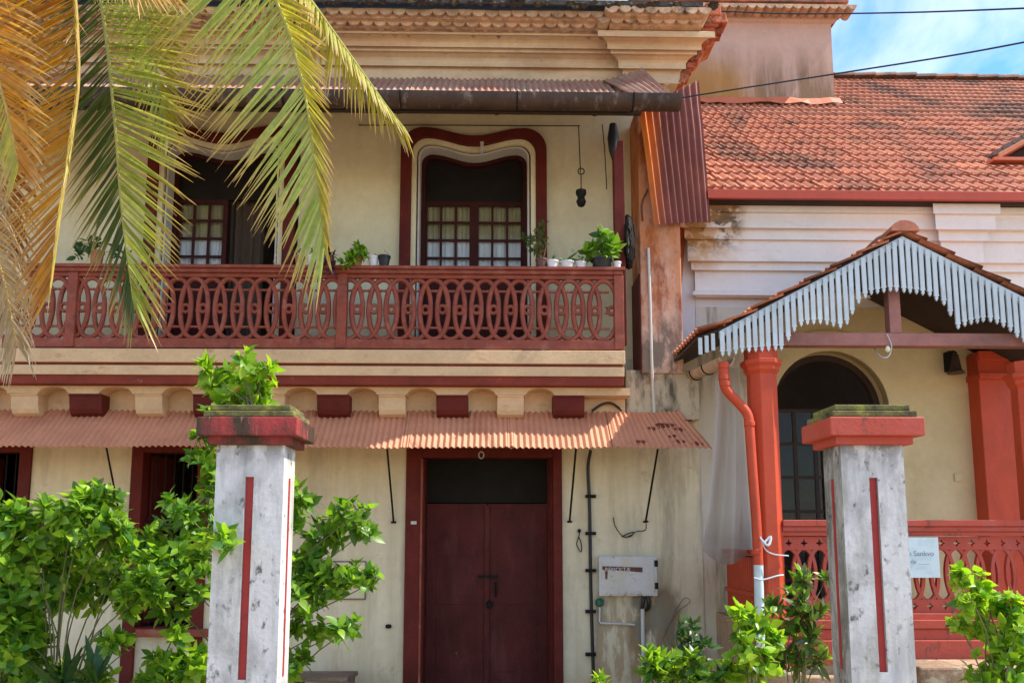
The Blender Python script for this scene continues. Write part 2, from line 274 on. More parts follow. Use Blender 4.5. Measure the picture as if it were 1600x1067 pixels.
m_sign = M('pale_blue_card', (.56, .68, .72), .6, .05, 4, [ST(c=(.4, .5, .55), k=5, lo=.55, hi=.7, a=.5)], .05)
m_wood = M('old_grey_wood', (.2, .14, .1), .8, .25, 3, [ST(c=(.07, .05, .04), k=3, s=(.4, 8, 3), lo=.5, hi=.65, a=.8)], .5, 40)
m_lattice = m_orange
m_stone = M('laterite_block', (.38, .24, .15), .95, .3, 5, [ST(c=(.14, .1, .07), k=5, lo=.5, hi=.62, a=.8), ST(c=(.5, .44, .32), k=3, lo=.55, hi=.65, a=.7)], 1.0, 18, rnd=.2)
m_brick = M('broken_laterite', (.36, .1, .05), .95, .3, 8, [ST(c=(.08, .03, .02), k=9, lo=.52, hi=.62, a=.8), ST(c=(.55, .36, .25), k=6, lo=.56, hi=.64, a=.7)], 1.0, 25, rnd=.2)
m_soil = M('red_garden_soil', (.34, .21, .12), .95, .3, .8, [ST(c=(.1, .12, .04), k=.9, lo=.45, hi=.62, a=.7), ST(c=(.34, .25, .16), k=3, lo=.5, hi=.65, a=.7)], 1.0, 14)
m_road = M('dusty_lane', (.36, .26, .17), .9, .2, 2, [ST(c=(.2, .13, .08), k=.6, lo=.5, hi=.7, a=.5)], .6, 60)
m_stem = M('green_brown_stem', (.13, .13, .05), .8, .2, 9, bump=.3)
m_bark = M('palm_bark', (.2, .16, .12), .95, .25, 5, [ST(c=(.08, .06, .05), k=3, s=(1, 1, 5), lo=.5, hi=.6, a=.8)], .8, 25)
m_terra = M('terracotta_pot', (.38, .17, .09), .85, .15, 9, bump=.3)
m_potw = M('white_pot', (.66, .68, .7), .5, .06, 9, [ST(c=(.3, .28, .24), k=14, lo=.6, hi=.7, a=.5)], .05)
m_potb = M('brown_pot', (.12, .06, .045), .6, .15, 9, bump=.1)
m_curt = M('white_curtain', (.74, .74, .76), .9, .06, 8, bump=.05)
m_curty = M('yellowed_curtain', (.42, .37, .22), .9, .12, 8, bump=.05)
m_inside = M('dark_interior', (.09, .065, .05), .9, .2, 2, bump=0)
m_under = M('dark_soffit_wood', (.045, .03, .024), .9, .2, 4, bump=.2)
def glassmat(name, refl, tint):
    m = bpy.data.materials.new(name); m.use_nodes = True; N = m.node_tree.nodes; L = m.node_tree.links; N.remove(N['Principled BSDF'])
    t = N.new('ShaderNodeBsdfTransparent'); t.inputs[0].default_value = (*tint, 1); g = N.new('ShaderNodeBsdfGlossy'); g.inputs['Roughness'].default_value = .04
    fr = N.new('ShaderNodeFresnel'); fr.inputs[0].default_value = 1.22; ms = N.new('ShaderNodeMixShader'); L.new(fr.outputs[0], ms.inputs[0])
    L.new(t.outputs[0], ms.inputs[1]); L.new(g.outputs[0], ms.inputs[2]); L.new(ms.outputs[0], N['Material Output'].inputs[0]); return m
m_glass = glassmat('window_glass', .1, (.93, .95, .95))
def plasticmat():
    m = bpy.data.materials.new('cloudy_polythene'); m.use_nodes = True; N = m.node_tree.nodes; L = m.node_tree.links; b = N['Principled BSDF']
    b.inputs['Base Color'].default_value = (.55, .52, .5, 1); b.inputs['Roughness'].default_value = .35
    g = N.new('ShaderNodeNewGeometry'); z = N.new('ShaderNodeTexNoise'); z.inputs['Scale'].default_value = 3; L.new(g.outputs['Position'], z.inputs['Vector'])
    sp = N.new('ShaderNodeSeparateXYZ'); L.new(g.outputs['Position'], sp.inputs[0])
    mr = N.new('ShaderNodeMapRange'); mr.inputs[1].default_value = 2.0; mr.inputs[2].default_value = 1.75; L.new(sp.outputs[2], mr.inputs[0])
    mu = N.new('ShaderNodeMath'); mu.operation = 'MULTIPLY'; L.new(mr.outputs[0], mu.inputs[0]); L.new(z.outputs[0], mu.inputs[1])
    mx = N.new('ShaderNodeMixRGB'); mx.inputs[1].default_value = (.62, .58, .55, 1); mx.inputs[2].default_value = (.16, .12, .09, 1); L.new(mu.outputs[0], mx.inputs[0]); L.new(mx.outputs[0], b.inputs['Base Color'])
    t = N.new('ShaderNodeBsdfTransparent'); t.inputs[0].default_value = (.9, .88, .86, 1)
    tl = N.new('ShaderNodeBsdfTranslucent'); tl.inputs[0].default_value = (.6, .56, .52, 1); m1 = N.new('ShaderNodeMixShader'); m1.inputs[0].default_value = .35; L.new(b.outputs[0], m1.inputs[1]); L.new(tl.outputs[0], m1.inputs[2])
    ms = N.new('ShaderNodeMixShader'); ms.inputs[0].default_value = .35; L.new(m1.outputs[0], ms.inputs[1]); L.new(t.outputs[0], ms.inputs[2]); L.new(ms.outputs[0], N['Material Output'].inputs[0]); return m
m_poly = plasticmat()

# ------------------------------------------------------------------ ground
def struct(o): o['kind'] = 'structure'; return o
g = MB(); gx = 90
g.add([(-gx, -6.2, 0), (gx, -6.2, 0), (gx, 90, 0), (-gx, 90, 0)], [(0, 1, 2, 3)]); struct(g.build('ground', m_soil))
struct(MB().box(-90, 90, -90, -6.22, -.35, -.1).build('road', m_road))
struct(MB().box(-90, 90, -6.22, -6.05, -.3, .03).build('kerb', m_stone))

# ================================================================== OLD HOUSE
def S3(px0, px1, py0, py1, Y): return X(px0, Y), X(px1, Y), Z(py1, Y), Z(py0, Y)     # x0,x1,zlow,zhigh
house = thing('old_house', 'cream two storey old house with carved red balcony and corrugated awnings', 'house', (0, 0, 0))
HX0, HX1 = -9.0, X(1093, 0)
HXU = X(1060, 0)
zfl = Z(560, 0)
dx0, dx1 = X(637, 0), X(876, 0); dtop = Z(703, 0)
bw0, bw1 = X(632, 0), X(848, 0); lw0, lw1 = X(238, 0), X(454, 0); wtop = Z(212, 0)
g0, g1 = X(205, 0, 780), X(325, 0, 780); gtop = Z(697, 0); f0, f1 = X(-80, 0, 780), X(45, 0, 780)
MB().holes(HX0, HX1, 0, zfl, [(dx0, dx1, -.1, dtop), (g0, g1, -.1, gtop), (f0, f1, .8, gtop)], 0, .4).build('wall', m_wall, house)
ztop = Z(122, 0)
MB().holes(HX0, HXU, zfl, ztop + .6, [(bw0, bw1, zfl + .05, wtop), (lw0, lw1, zfl + .05, wtop)], .003, .4).build('wall', m_upwall, house)
MB().box(HX0, HX0 + .3, .4, 7, 0, ztop + .6).build('wall', m_wall, house)
MB().box(HXU - .3, HXU, .4, 7, 0, ztop + .6).build('wall', m_block, house)
MB().box(HX0, HXU, 7, 7.3, 0, ztop + .6).build('wall', m_wall, house)
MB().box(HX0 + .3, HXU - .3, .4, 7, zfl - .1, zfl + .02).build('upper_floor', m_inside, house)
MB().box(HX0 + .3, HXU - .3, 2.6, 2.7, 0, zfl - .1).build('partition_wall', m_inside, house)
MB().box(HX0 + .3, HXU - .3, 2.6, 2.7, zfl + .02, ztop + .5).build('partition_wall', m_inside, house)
# ---- upper cornice
def prof(off=0):
    q = [(.0, 128), (-.03, 128), (-.03, 106), (-.085, 105), (-.085, 96), (-.1, 92), (-.15, 85), (-.19, 82), (-.19, 76), (-.235, 75), (-.235, 67), (-.25, 63), (-.3, 57), (-.36, 55), (-.36, 46), (.0, 44)]
    return [(y + (off if y < 0 else 0), Z(p, y + (off if y < 0 else 0))) for y, p in q]
cor = MB().sweepx(prof(), HX0, X(1040, 0)).build('cornice', m_cornice, house)
cx0, cx1 = X(972, -.1, 110), X(1062, -.1, 110)
MB().sweepx(prof(-.1), cx0, cx1, mitre=-.13).build('capital', m_cornice, cor)
et = MB(); r_ = .074; L_ = .3
arc = [(r_ * math.cos(a), -r_ * .72 * math.sin(a) ** 1.6) for a in [math.pi * i / 6 for i in range(7)]]
et.prism(arc + [(-r_, .025), (r_, .025)], 0, L_); etm = et.mesh('eave_tile', m_eavetile)
for row, (y, py) in enumerate(((-.47, 36), (-.58, 20))):
    z = Z(py, y); x = -5.2 + row * .075
    MB().box(HX0, X(1100, -.6, 30), y + .055, -.05, z - .05, z + .05).build('eave_bed', m_eavetile, cor); MB().box(cx0 - .2, X(1100, -.6, 30), y - .045, y + .05, z - .05, z + .05).build('eave_bed', m_eavetile, cor)
    while x < X(1108, -.6, 30):
        o = -.1 if x > cx0 - .3 else 0
        place(etm, 'eave_tile', cor, Matrix.Translation((x, y + o, z + random.uniform(-.006, .006))) @ Matrix.Rotation(random.uniform(-.03, .03), 4, 'X') @ Matrix.Rotation(random.uniform(-.05, .05), 4, 'Z')); x += .149
zr = Z(11, -.62)
rf = MB(); rf.add([(HX0 - .3, -.68, zr - .01), (HXU + .25, -.68, zr - .01), (HXU + .25, 3.6, zr + 2.2), (HX0 - .3, 3.6, zr + 2.2), (HX0 - .3, -.68, zr + .05), (HXU + .25, -.68, zr + .05), (HXU + .25, 3.6, zr + 2.3), (HX0 - .3, 3.6, zr + 2.3)],
    [(0, 3, 2, 1), (4, 5, 6, 7), (0, 1, 5, 4), (1, 2, 6, 5), (2, 3, 7, 6), (3, 0, 4, 7)])
roof0 = rf.build('roof', m_dark, house)
MB().box(HX0, HXU, -.36, .3, Z(44, -.36) - .002, zr - .02).build('eave_bed', m_eavetile, cor)
lump = MB()
for i in range(60):
    x = random.uniform(-2, X(1125, -.7, 10)); lump.lathe((x, -.67, zr + random.uniform(-.02, .03)), [(.01, -.03), (random.uniform(.03, .07), 0), (.012, .035)], 6)
o = lump.build('roof_moss', m_dark, roof0); o['kind'] = 'stuff'
# broken masonry at the cornice end
for i, (px, py, s_) in enumerate([(1112, 22, .1), (1122, 34, .09), (1110, 40, .1), (1104, 55, .085), (1118, 50, .07), (1098, 68, .07), (1106, 30, .09), (1090, 80, .06), (1084, 92, .06), (1078, 104, .05), (1072, 114, .05), (1068, 124, .05)]):
    b = MB(); c = P(px, py, -.3 + .02 * i)
    b.box(-s_, s_, -s_, s_ * 1.4, -s_ * .8, s_ * .8); b.v = [tuple(Vector(v) * random.uniform(.75, 1.15) + c) for v in b.v]
    b.build('broken_stone', m_brick, cor, bevel=.012)
jag = [(1060, 130), (1066, 112), (1078, 92), (1088, 76), (1100, 58), (1112, 42), (1122, 30), (1126, 44), (1120, 60), (1108, 66), (1100, 78), (1092, 84), (1088, 98), (1080, 104), (1076, 118), (1070, 130)]
MB().prism([(P(a, b, -.12).x, P(a, b, -.12).z) for a, b in jag], -.14, .3).build('plaster_scar', m_wing, cor)
# ---- upper awning, gutter
def corr(name, mat, parent, c00, c10, c01, c11, period, amp, seg=6, lay=1, jit=0, thick=.004):
    c00, c10, c01, c11 = map(Vector, (c00, c10, c01, c11)); w = (c10 - c00).length; m = max(2, int(w / period * seg)); nr = (c10 - c00).cross(c01 - c00).normalized()
    b = MB(); vs = []
    for j in range(lay + 1):
        for i in range(m + 1):
            u = i / m; t = j / lay; p = (c00 * (1 - u) + c10 * u) * (1 - t) + (c01 * (1 - u) + c11 * u) * t
            vs.append(p + nr * (amp * math.cos(2 * math.pi * u * w / period) + jit * noise.noise(p * 2.3)))
    q = len(vs); vs += [v - nr * thick for v in vs]; fs = []
    for j in range(lay):
        for i in range(m):
            a = j * (m + 1) + i; fs += [(a, a + 1, a + m + 2, a + m + 1), (a + q, a + m + 1 + q, a + m + 2 + q, a + 1 + q)]
    for j in (0, lay):
        for i in range(m): a = j * (m + 1) + i; fs.append((a, a + 1, a + 1 + q, a + q))
    b.add(vs, fs); return b.build(name, mat, parent, smooth=True)
gy = -1.3; gz = Z(152, -1.43)
zA, zB = gz + .0, Z(124, -.04)
uaw = MB().box(-6.5, X(1000, -1.2, 180), -1.27, -1.22, gz - .07, gz - .02).build('awning_frame', m_under, house)
for x in np.arange(-5, 1.2, 1.0): MB().tube([(x, gy + .05, zA - .07), (x, -.02, zB - .06)], .03, 4).build('rafter', m_under, uaw)
xs = [-6.5, -5.3, -4.2, -3.1, -2.0, -.9, .2, X(985, -1.2, 150)]
for i in range(7):
    d = .004 * (i % 2)
    corr('corrugated_sheet', m_awn2, uaw, (xs[i] - .04, gy - .06, zA - .035 + d), (xs[i + 1] + .04, gy - .06, zA - .035 + d), (xs[i] - .04, -.035, zB + d), (xs[i + 1] + .04, -.035, zB + d), .07, .013, jit=.012, lay=5)
corr('corrugated_sheet', m_awn2, uaw, P(985, 149, -1.2), P(1049, 150, -1.0), P(940, 127, -.12), P(1002, 108, -.3), .075, .016, lay=4, jit=.01)
gx1 = X(1057, gy, 165); gr = .115
gm = MB(); k = 10; vs = []
for x in (-6.6, gx1):
    for j in range(k + 1):
        a = math.pi + math.pi * j / k; vs.append((x, gy - .13 + gr * math.cos(a), gz - .005 + gr * 1.05 * math.sin(a)))
    for j in range(k, -1, -1):
        a = math.pi + math.pi * j / k; vs.append((x, gy - .13 + (gr - .012) * math.cos(a), gz - .005 + (gr - .012) * 1.05 * math.sin(a)))
m_ = 2 * (k + 1); gm.add(vs, [(i, (i + 1) % m_, (i + 1) % m_ + m_, i + m_) for i in range(m_)] + [tuple(range(m_)), tuple(range(2 * m_ - 1, m_ - 1, -1))])
gut = gm.build('gutter', m_gutter, house, smooth=True)
for x in np.arange(-4.4, gx1, 1.15): MB().tube([(x, gy - .13 + (gr + .004) * math.cos(a), gz - .005 + (gr + .004) * 1.05 * math.sin(a)) for a in [math.pi + math.pi * j / 10 for j in range(11)]], .009, 4).build('gutter_strap', m_black, gut)
MB().prism([(gx1 - .004 + 0, 0)], 0, 0) if False else None
# balcony ceiling lath
# ---- hanging corrugated sheet beside the balcony
corr('side_sheet', m_sheet, house, P(1000, 168, -.66), P(1092, 126, -.45), P(1024, 352, -.66), P(1111, 346, -.5), .095, .02, seg=8, lay=6, jit=.015)
# ---- wing wall at the balcony end
wy = -.5; wx0 = X(1000, wy, 400); wx1 = X(1064, wy, 400)
wing = MB().box(wx0, wx1, wy, .0, Z(582, wy), Z(165, -.45)).build('pier', m_wing, house, bevel=.012)
MB().box(wx0 - .012, wx0 - .002, wy + .02, -.001, Z(582, wy), Z(425, wy)).build('dado', m_maroon, wing)
MB().box(X(978, -.46, 600), X(1092, -.46, 600), -.46, 0, Z(655, -.46), Z(577, -.46)).build('pier_base', m_mossw, house, bevel=.01)
MB().box(X(1060, -.08), X(1094, -.02), -.08, .3, 0, Z(577, -.1)).build('buttress', m_wall, house, bevel=.008) if False else None
# ---- balcony slab with bands
by = -.86; bx0, bx1 = -6.6, X(977, by, 560)
slab = MB().box(bx0, bx1, by, 0, Z(568, by), Z(547, by)).build('balcony', m_tan, house, bevel=.006)
MB().box(bx0, bx1 - .02, by + .035, -.002, Z(572, by), Z(568.3, by)).build('band', m_band, slab)
MB().box(bx0, bx1 - .01, by + .012, -.002, Z(587, by), Z(572.3, by)).build('band', m_tan, slab, bevel=.004)
MB().box(bx0, bx1 - .015, by + .03, -.002, Z(601, by), Z(587.3, by)).build('band', m_band, slab, bevel=.006)
# arched fascia and corbels
cents = [(-155, 0), (-60, 1), (35, 0), (130, 1), (230, 0), (325, 1), (422, 0), (519, 1), (612, 0), (706, 1), (798, 0), (889, 1)]
yf = -.72; zt = Z(601.3, by); zb = Z(617, yf); za = Z(603, yf); wmm = X(100, yf, 610) - X(0, yf, 610)
def fascia():
    b = MB(); segs = []
    xs_ = [X(c[0], yf, 615) for c in cents] + [X(985, yf, 615)]
    for i in range(len(xs_) - 1):
        a, c = xs_[i] + .15, xs_[i + 1] - .15; mid = (a + c) / 2; hw = (c - a) / 2; m = 12
        pts = [(a + (c - a) * j / m, zb - .012 + (za - zb + .02) * math.sqrt(max(0, 1 - ((j / m - .5) * 2) ** 2)) * .75) for j in range(m + 1)]
        last = i == len(xs_) - 2
        end = [] if not last else []
        poly = [(xs_[i], zb)] + ([] if last else [(a, zb)] + pts[1:-1] + [(c, zb)]) + [(xs_[i + 1], zb), (xs_[i + 1], zt), (xs_[i], zt)]
        b.prism(poly, yf, -.5)
    return b
fascia().build('arched_fascia', m_tan, slab)
MB().box(bx0, X(985, yf, 615) - .02, -.5, -.004, Z(652, -.5), zt - .002).build('corbel_course', m_tan, slab)
def corbel(w):
    pts = [(-.001, 0), (-.74 + .0, 0)]; b = MB()
    pr = [(-.49, .235), (-.6, .22), (-.65, .195), (-.672, .15), (-.68, .1), (-.69, .02), (-.705, .018), (-.705, 0), (-.49, 0)]
    m = len(pr); vs = [(-w / 2, y, -z) for y, z in pr] + [(w / 2, y, -z) for y, z in pr]
    return b.add(vs, [tuple(range(m)), tuple(range(2 * m - 1, m - 1, -1))] + [(i, i + m, (i + 1) % m + m, (i + 1) % m) for i in range(m)])
cmesh = [corbel(.275).mesh('corbel', m_tan), corbel(.33).mesh('corbel', m_maroon)]
for c, dk in cents:
    o = place(cmesh[dk], 'corbel', slab, Matrix.Translation((X(c, -.72, 625), random.uniform(-.006, .006), zb - .001)) @ Matrix.Rotation(random.uniform(-.015, .015), 4, 'Y')); 
    if dk: o['label'] = 'dark maroon painted corbel'
# ---- balcony railing
ry = -.8; rz0, rz1 = Z(546, ry) + .0, Z(420, ry)
rbase = Z(532, ry); rtop = Z(437, ry)
rail = MB(); px_end = X(968, ry, 480)
rail.box(bx0, px_end, ry - .035, ry + .035, rz0 - .005, rbase); rail.box(bx0, px_end, ry - .03, ry + .03, rtop, Z(431, ry))
rail.box(bx0, px_end + .03, ry - .06, ry + .06, Z(431, ry) + .001, Z(425, ry)); rail.box(bx0, px_end + .05, ry - .085, ry + .085, Z(425, ry) + .001, rz1)
railing = rail.build('balcony_railing', m_rail, house, bevel=.006)
for c0, c1 in ((960, 975), (526, 541), (103, 118), (-320, -305)):
    MB().box(X(c0, ry - .05, 480), X(c1, ry - .05, 480), ry - .05, ry + .05, rz0 - .004, Z(431, ry) - .002).build('post', m_rail, railing, bevel=.006)
sp = .1772; A_, B_ = sp * .82, (rtop - rbase) / 2 + .012; zc = (rtop + rbase) / 2
def loop(hw, hz, r, nseg=28):
    pts = []
    for i in range(nseg):
        a = 2 * math.pi * i / nseg; c, s_ = math.cos(a), math.sin(a)
        pts.append((hw * math.copysign(abs(c) ** .95, c), 0, hz * math.copysign(abs(s_) ** .95, s_)))
    return MB().tube(pts, r, 6, closed=True)
lm = loop(A_, B_ - .02, .027).mesh('oval_loop', m_rail, True)
rn = MB().tube([(.04 * math.cos(a), 0, .04 * math.sin(a)) for a in [2 * math.pi * i / 14 for i in range(14)]], .019, 6, closed=True)
rn.box(-.075, -.03, -.012, .012, -.036, -.02); rn.box(.03, .075, -.012, .012, -.036, -.02); rn.box(-.07, .07, -.012, .012, .03, .04)
rm = rn.mesh('roundel', m_rail)
tb = MB().box(-.06, .06, -.011, .011, -.009, .009)
for s_ in (-1, 1): tb.lathe((s_ * .022, 0, 0), [(.002, -.018), (.016, 0), (.002, .018)], 6)
tm = tb.mesh('tie_bar', m_rail)
i = 0; xx = px_end - .08
while xx > X(-60, ry, 480):
    place(lm, 'oval_loop', railing, Matrix.Translation((xx - sp / 2, ry + .008 * (i % 2), zc)) @ Matrix.Rotation(random.uniform(-.02, .02), 4, 'Y') @ Matrix.Diagonal((random.uniform(.96, 1.04), random.uniform(.85, 1.1), 1, 1)))
    place(rm, 'roundel', railing, Matrix.Translation((xx, ry + .004, zc + random.uniform(-.004, .004))))
    for dz in (-.58, .58): place(tm, 'tie_bar', railing, Matrix.Translation((xx - sp / 2, ry + .003, zc + dz * B_)))
    xx -= sp; i += 1
# ---- curved-head balcony doors
def outline(xc, hw, ztop_, zbot, inset, n_=10):
    # left bottom -> up -> rounded shoulder -> dip -> shoulder -> right bottom
    h = hw - inset; zt_ = ztop_ - inset; rc = max(.05, .26 - inset * .6); pts = [(xc - h, zbot)]
    for j in range(n_ + 1):
        a = math.pi - (math.pi / 2) * j / n_; pts.append((xc - h + rc + rc * math.cos(a), zt_ - rc + rc * math.sin(a)))
    m = 14
    for j in range(1, m):
        u = -1 + 2 * j / m; pts.append((xc + u * (h - rc), zt_ - .1 * (.5 + .5 * math.cos(math.pi * u))))
    for j in range(n_ + 1):
        a = math.pi / 2 - (math.pi / 2) * j / n_; pts.append((xc + h - rc + rc * math.cos(a), zt_ - rc + rc * math.sin(a)))
    return pts + [(xc + h, zbot)]
def balcony_door(pxc, open_right=False):
    Y = -.03; xc = X(pxc, Y, 330); hw = (X(855, Y, 330) - X(626, Y, 330)) / 2; zt_ = Z(203, Y); zb_ = zfl + .02
    fr = MB().ring(outline(xc, hw, zt_, zb_, 0), outline(xc, hw, zt_, zb_, .125), Y - .05, .06).build('door_surround', m_maroon, house, bevel=.008)
    MB().ring(outline(xc, hw, zt_, zb_, .126), outline(xc, hw, zt_, zb_, .185), Y - .02, .1).build('cream_moulding', m_tan if False else m_upwall, fr, bevel=.006)
    MB().ring(outline(xc, hw, zt_, zb_, .186), outline(xc, hw, zt_, zb_, .20), Y + .03, .14).build('dark_bead', m_maroon, fr)
    MB().ring(outline(xc, hw, zt_, zb_, .201), outline(xc, hw, zt_, zb_, .222), Y + .015, .16).build('white_bead', m_whitep, fr)
    MB().ring(outline(xc, hw, zt_, zb_, .223), outline(xc, hw, zt_, zb_, .27), .16, .26).build('inner_frame', m_sash, fr)
    Yd = .2; hz = Z(316, Yd)
    w0, w1 = xc - hw + .24, xc + hw - .24
    MB().prism([(w0, hz + .004)] + [(x, z) for x, z in outline(xc, hw, zt_, hz + .004, .23)[1:-1]] + [(w1, hz + .004)], Yd + .02, Yd + .05).build('dark_head_panel', m_black, fr)
    lw = (w1 - w0) / 2
    for side in (0, 1):
        lf = MB(); pn = []; x0 = 0.0; z0 = zb_ + .02; z1 = hz
        st = .055; mw = .028
        # built with hinge at x=0
        lf.box(0, st, 0, .04, z0, z1); lf.box(lw - st, lw, 0, .04, z0, z1); lf.box(st, lw - st, 0, .04, z1 - .05, z1); zpn = Z(430, Yd); lf.box(st, lw - st, 0, .04, z0, zpn)
        cw = (lw - 2 * st - 2 * mw) / 3; rows = 4; zz0 = zpn; zz1 = z1 - .05; rh = (zz1 - zz0 - (rows - 1) * mw) / rows
        for c in (1, 2): xm = st + c * cw + (c - 1) * mw; lf.box(xm, xm + mw, .006, .034, zz0, zz1)
        for r in range(1, rows): zm = zz0 + r * rh + (r - 1) * mw; lf.box(st, lw - st, .008, .032, zm, zm + mw)
        ang = 0 if not (open_right and side == 1) else R(68)
        hx = w0 if side == 0 else w1
        def tf(v):
            x, y, z = v; x = x if side == 0 else -x
            if ang: x, y = x * math.cos(ang) - y * math.sin(ang) * -1 * (1 if side else 1), -x * math.sin(ang) + y * math.cos(ang)
            return (hx + x, Yd + y, z)
        def tfm(b): b.v = [tf(v) for v in b.v]; return b
        leaf = tfm(lf).build('door_leaf', m_sash, fr)
        for c in range(3):
            for r in range(rows):
                xa = st + c * (cw + mw); zq = zz0 + r * (rh + mw)
                tfm(MB().box(xa + .002, xa + cw - .002, .018, .022, zq + .002, zq + rh - .002)).build('pane', m_glass, leaf)
        if not ang:
            for (za_, zb2, mm, yo) in ((zz0 - .05, zz0 + 2 * rh + 1.5 * mw, m_curt, .06), (zz0 + 2 * rh + 1.2 * mw, zz1 + .02, m_curty, .075)):
                cu = MB(); mcol = 40; vs = []
                for z in (za_, zb2):
                    for q in range(mcol + 1):
                        x = st * .3 + (lw - st * .6) * q / mcol; vs.append(tf((x, yo + .012 * math.sin(q * 1.3 + side) + .004 * math.sin(q * 3.1), z)))
                cu.add(vs, [(q, q + 1, q + mcol + 2, q + mcol + 1) for q in range(mcol)]); cu.build('curtain', mm, fr, smooth=True)
    return fr
fr1 = balcony_door(740); fr2 = balcony_door(345, True)
MB().box(X(753, -.1, 232) - .02, X(753, -.1, 232) + .02, -.09, -.03, Z(240, -.05), Z(224, -.05)).build('bulb_holder', m_whitep, fr1, bevel=.005)
# brown drawn curtain in open half
cu = MB(); vs = []; xa, xb = X(360, .3, 330), X(412, .3, 330)
for z in (zfl + .05, Z(250, .3)):
    for q in range(25): vs.append((xa + (xb - xa) * q / 24, .34 + .025 * math.sin(q * 1.1), z))
cu.add(vs, [(q, q + 1, q + 26, q + 25) for q in range(24)]); cu.build('brown_curtain', m_inside, fr2, smooth=True)
# ---- main door
jy = -.04
jam = MB(); jam.box(dx0 - .01, dx0 + .17, jy, .12, 0, dtop + .02); jam.box(dx1 - .09, dx1 + .01, jy, .12, 0, dtop + .02); jam.box(dx0 + .17, dx1 - .09, jy, .12, dtop - .09, dtop + .02)
door = jam.build('main_door', m_maroon, house, bevel=.008)
rv = MB(); rx = dx1 - .092
for i in range(3): rv.box(rx - .015 - .012 * i, rx + .08, .125 + .09 * i, .21 + .09 * i, 0, dtop - .05)
for z in np.arange(.1, dtop - .2, .09): rv.box(rx - .018, rx, .13, .2, z, z + .06)
rv.box(dx0 + .0, dx0 + .19, .125, .42, 0, dtop - .05); rv.build('reveal', m_maroon, door, bevel=.004)
MB().box(dx0 + .155, dx0 + .178, jy - .012, .1, 0, dtop - .1).build('door_bead', m_rail, door, bevel=.004)
dz1 = Z(785, .36); dm = (dx0 + .19 + dx1 - .13) / 2
for a, b, dy in ((dx0 + .19, dm - .004, 0), (dm + .004, dx1 - .13, .003)):
    lf = MB().box(a, b, .38 + dy, .43, .02, dz1 - .01).build('door_leaf', m_doorred, door, bevel=.006)
    w = b - a
    for z0_, z1_ in ((.25, .85), (1.0, 1.55)):
        if z1_ < dz1: MB().box(a + .12, b - .12, .374 + dy, .3795 + dy, z0_, z1_).build('door_panel', m_doorred, lf, bevel=.004)
MB().box(dm - .03, dm + .03, .355, .378, .05, dz1 - .03).build('cover_strip', m_doorred, door, bevel=.006)
MB().box(dx0 + .19, dx1 - .13, .4, .43, dz1, dtop).build('dark_head_panel', m_black, door)  # black sheet stands in for the shade over the door's top
h = MB()
h.tube([(dm + .1, .36, 1.25), (dm + .1, .34, 1.22), (dm + .1, .34, 1.12), (dm + .1, .36, 1.09)], .012, 6)
h.box(dm - .1, dm + .12, .35, .362, 1.3, 1.33); h.lathe((dm + .03, .35, 1.0), [(.01, -.04), (.035, -.03), (.035, .03), (.01, .04)], 8)
h.build('hasp_and_padlock', m_black, door)
tag(MB().tube([(X(752, jy, 711) + .028 * math.cos(a), jy - .006, Z(711, jy) + .038 * math.sin(a)) for a in [2 * math.pi * i / 14 for i in range(14)]], .007, 5, closed=True).build('house_number', m_whitep, None, origin=P(752, 711, jy)), 'small pale house number 0 above the main door', 'house number')
tag(MB().box(X(642, jy, 817), X(651, jy, 817), jy - .012, jy - .001, Z(819, jy), Z(814, jy)).build('name_tag', m_whitep, None, bevel=.002, origin=P(646, 817, jy)), 'tiny white tag on the left jamb of the main door', 'tag')
# ---- ground windows on the left
def window(x0, x1, z0, z1, sill, full):
    w = MB(); w.box(x0 - .01, x0 + .12, -.03, .16, z0, z1 + .02); w.box(x1 - .12, x1 + .01, -.03, .16, z0, z1 + .02); w.box(x0 + .12, x1 - .12, -.03, .16, z1 - .08, z1 + .02)
    w.box(x0 + .12, x1 - .12, -.05, .16, sill - .05, sill)
    o = w.build('window_frame', m_maroon, house, bevel=.006)
    nb = 5
    for i in range(nb): x = x0 + .12 + (x1 - x0 - .24) * (i + 1) / (nb + 1); MB().tube([(x, .1, sill - .01), (x, .1, z1 - .06)], .008, 6).build('iron_bar', m_black, o)
    for z in (sill + .35, sill + .75, sill + 1.15):
        if z < z1 - .1: MB().box(x0 + .11, x1 - .11, .09, .11, z, z + .025).build('cross_bar', m_black, o)
    for s_ in (0, 1):
        a = x0 + .12 if s_ == 0 else x1 - .12; a2 = a + (.3 if s_ == 0 else -.3)
        sh = MB().add([(a, .18, sill + .02), (a2 * .3 + a * .7, .55, sill + .02), (a2 * .3 + a * .7, .55, z1 - .1), (a, .18, z1 - .1)], [(0, 1, 2, 3)]); sh.v += [(x + .03, y, z) for x, y, z in sh.v]; sh.f += [(7, 6, 5, 4), (0, 4, 5, 1), (1, 5, 6, 2), (2, 6, 7, 3), (3, 7, 4, 0)]
        sh.build('shutter', m_maroon, o)
    if full: MB().box(x0 + .12, x1 - .12, .03, .2, 0, sill - .05).build('apron_wall', m_wall, o)
window(g0, g1, 0, gtop, Z(978, 0), True); window(f0, f1, .8, gtop, .85, False)
MB().box(X(215, -.02, 1000), X(345, -.02, 1000), -.09, -.031, Z(992, 0), Z(980, 0)).build('window_ledge', m_rail, house, bevel=.006)
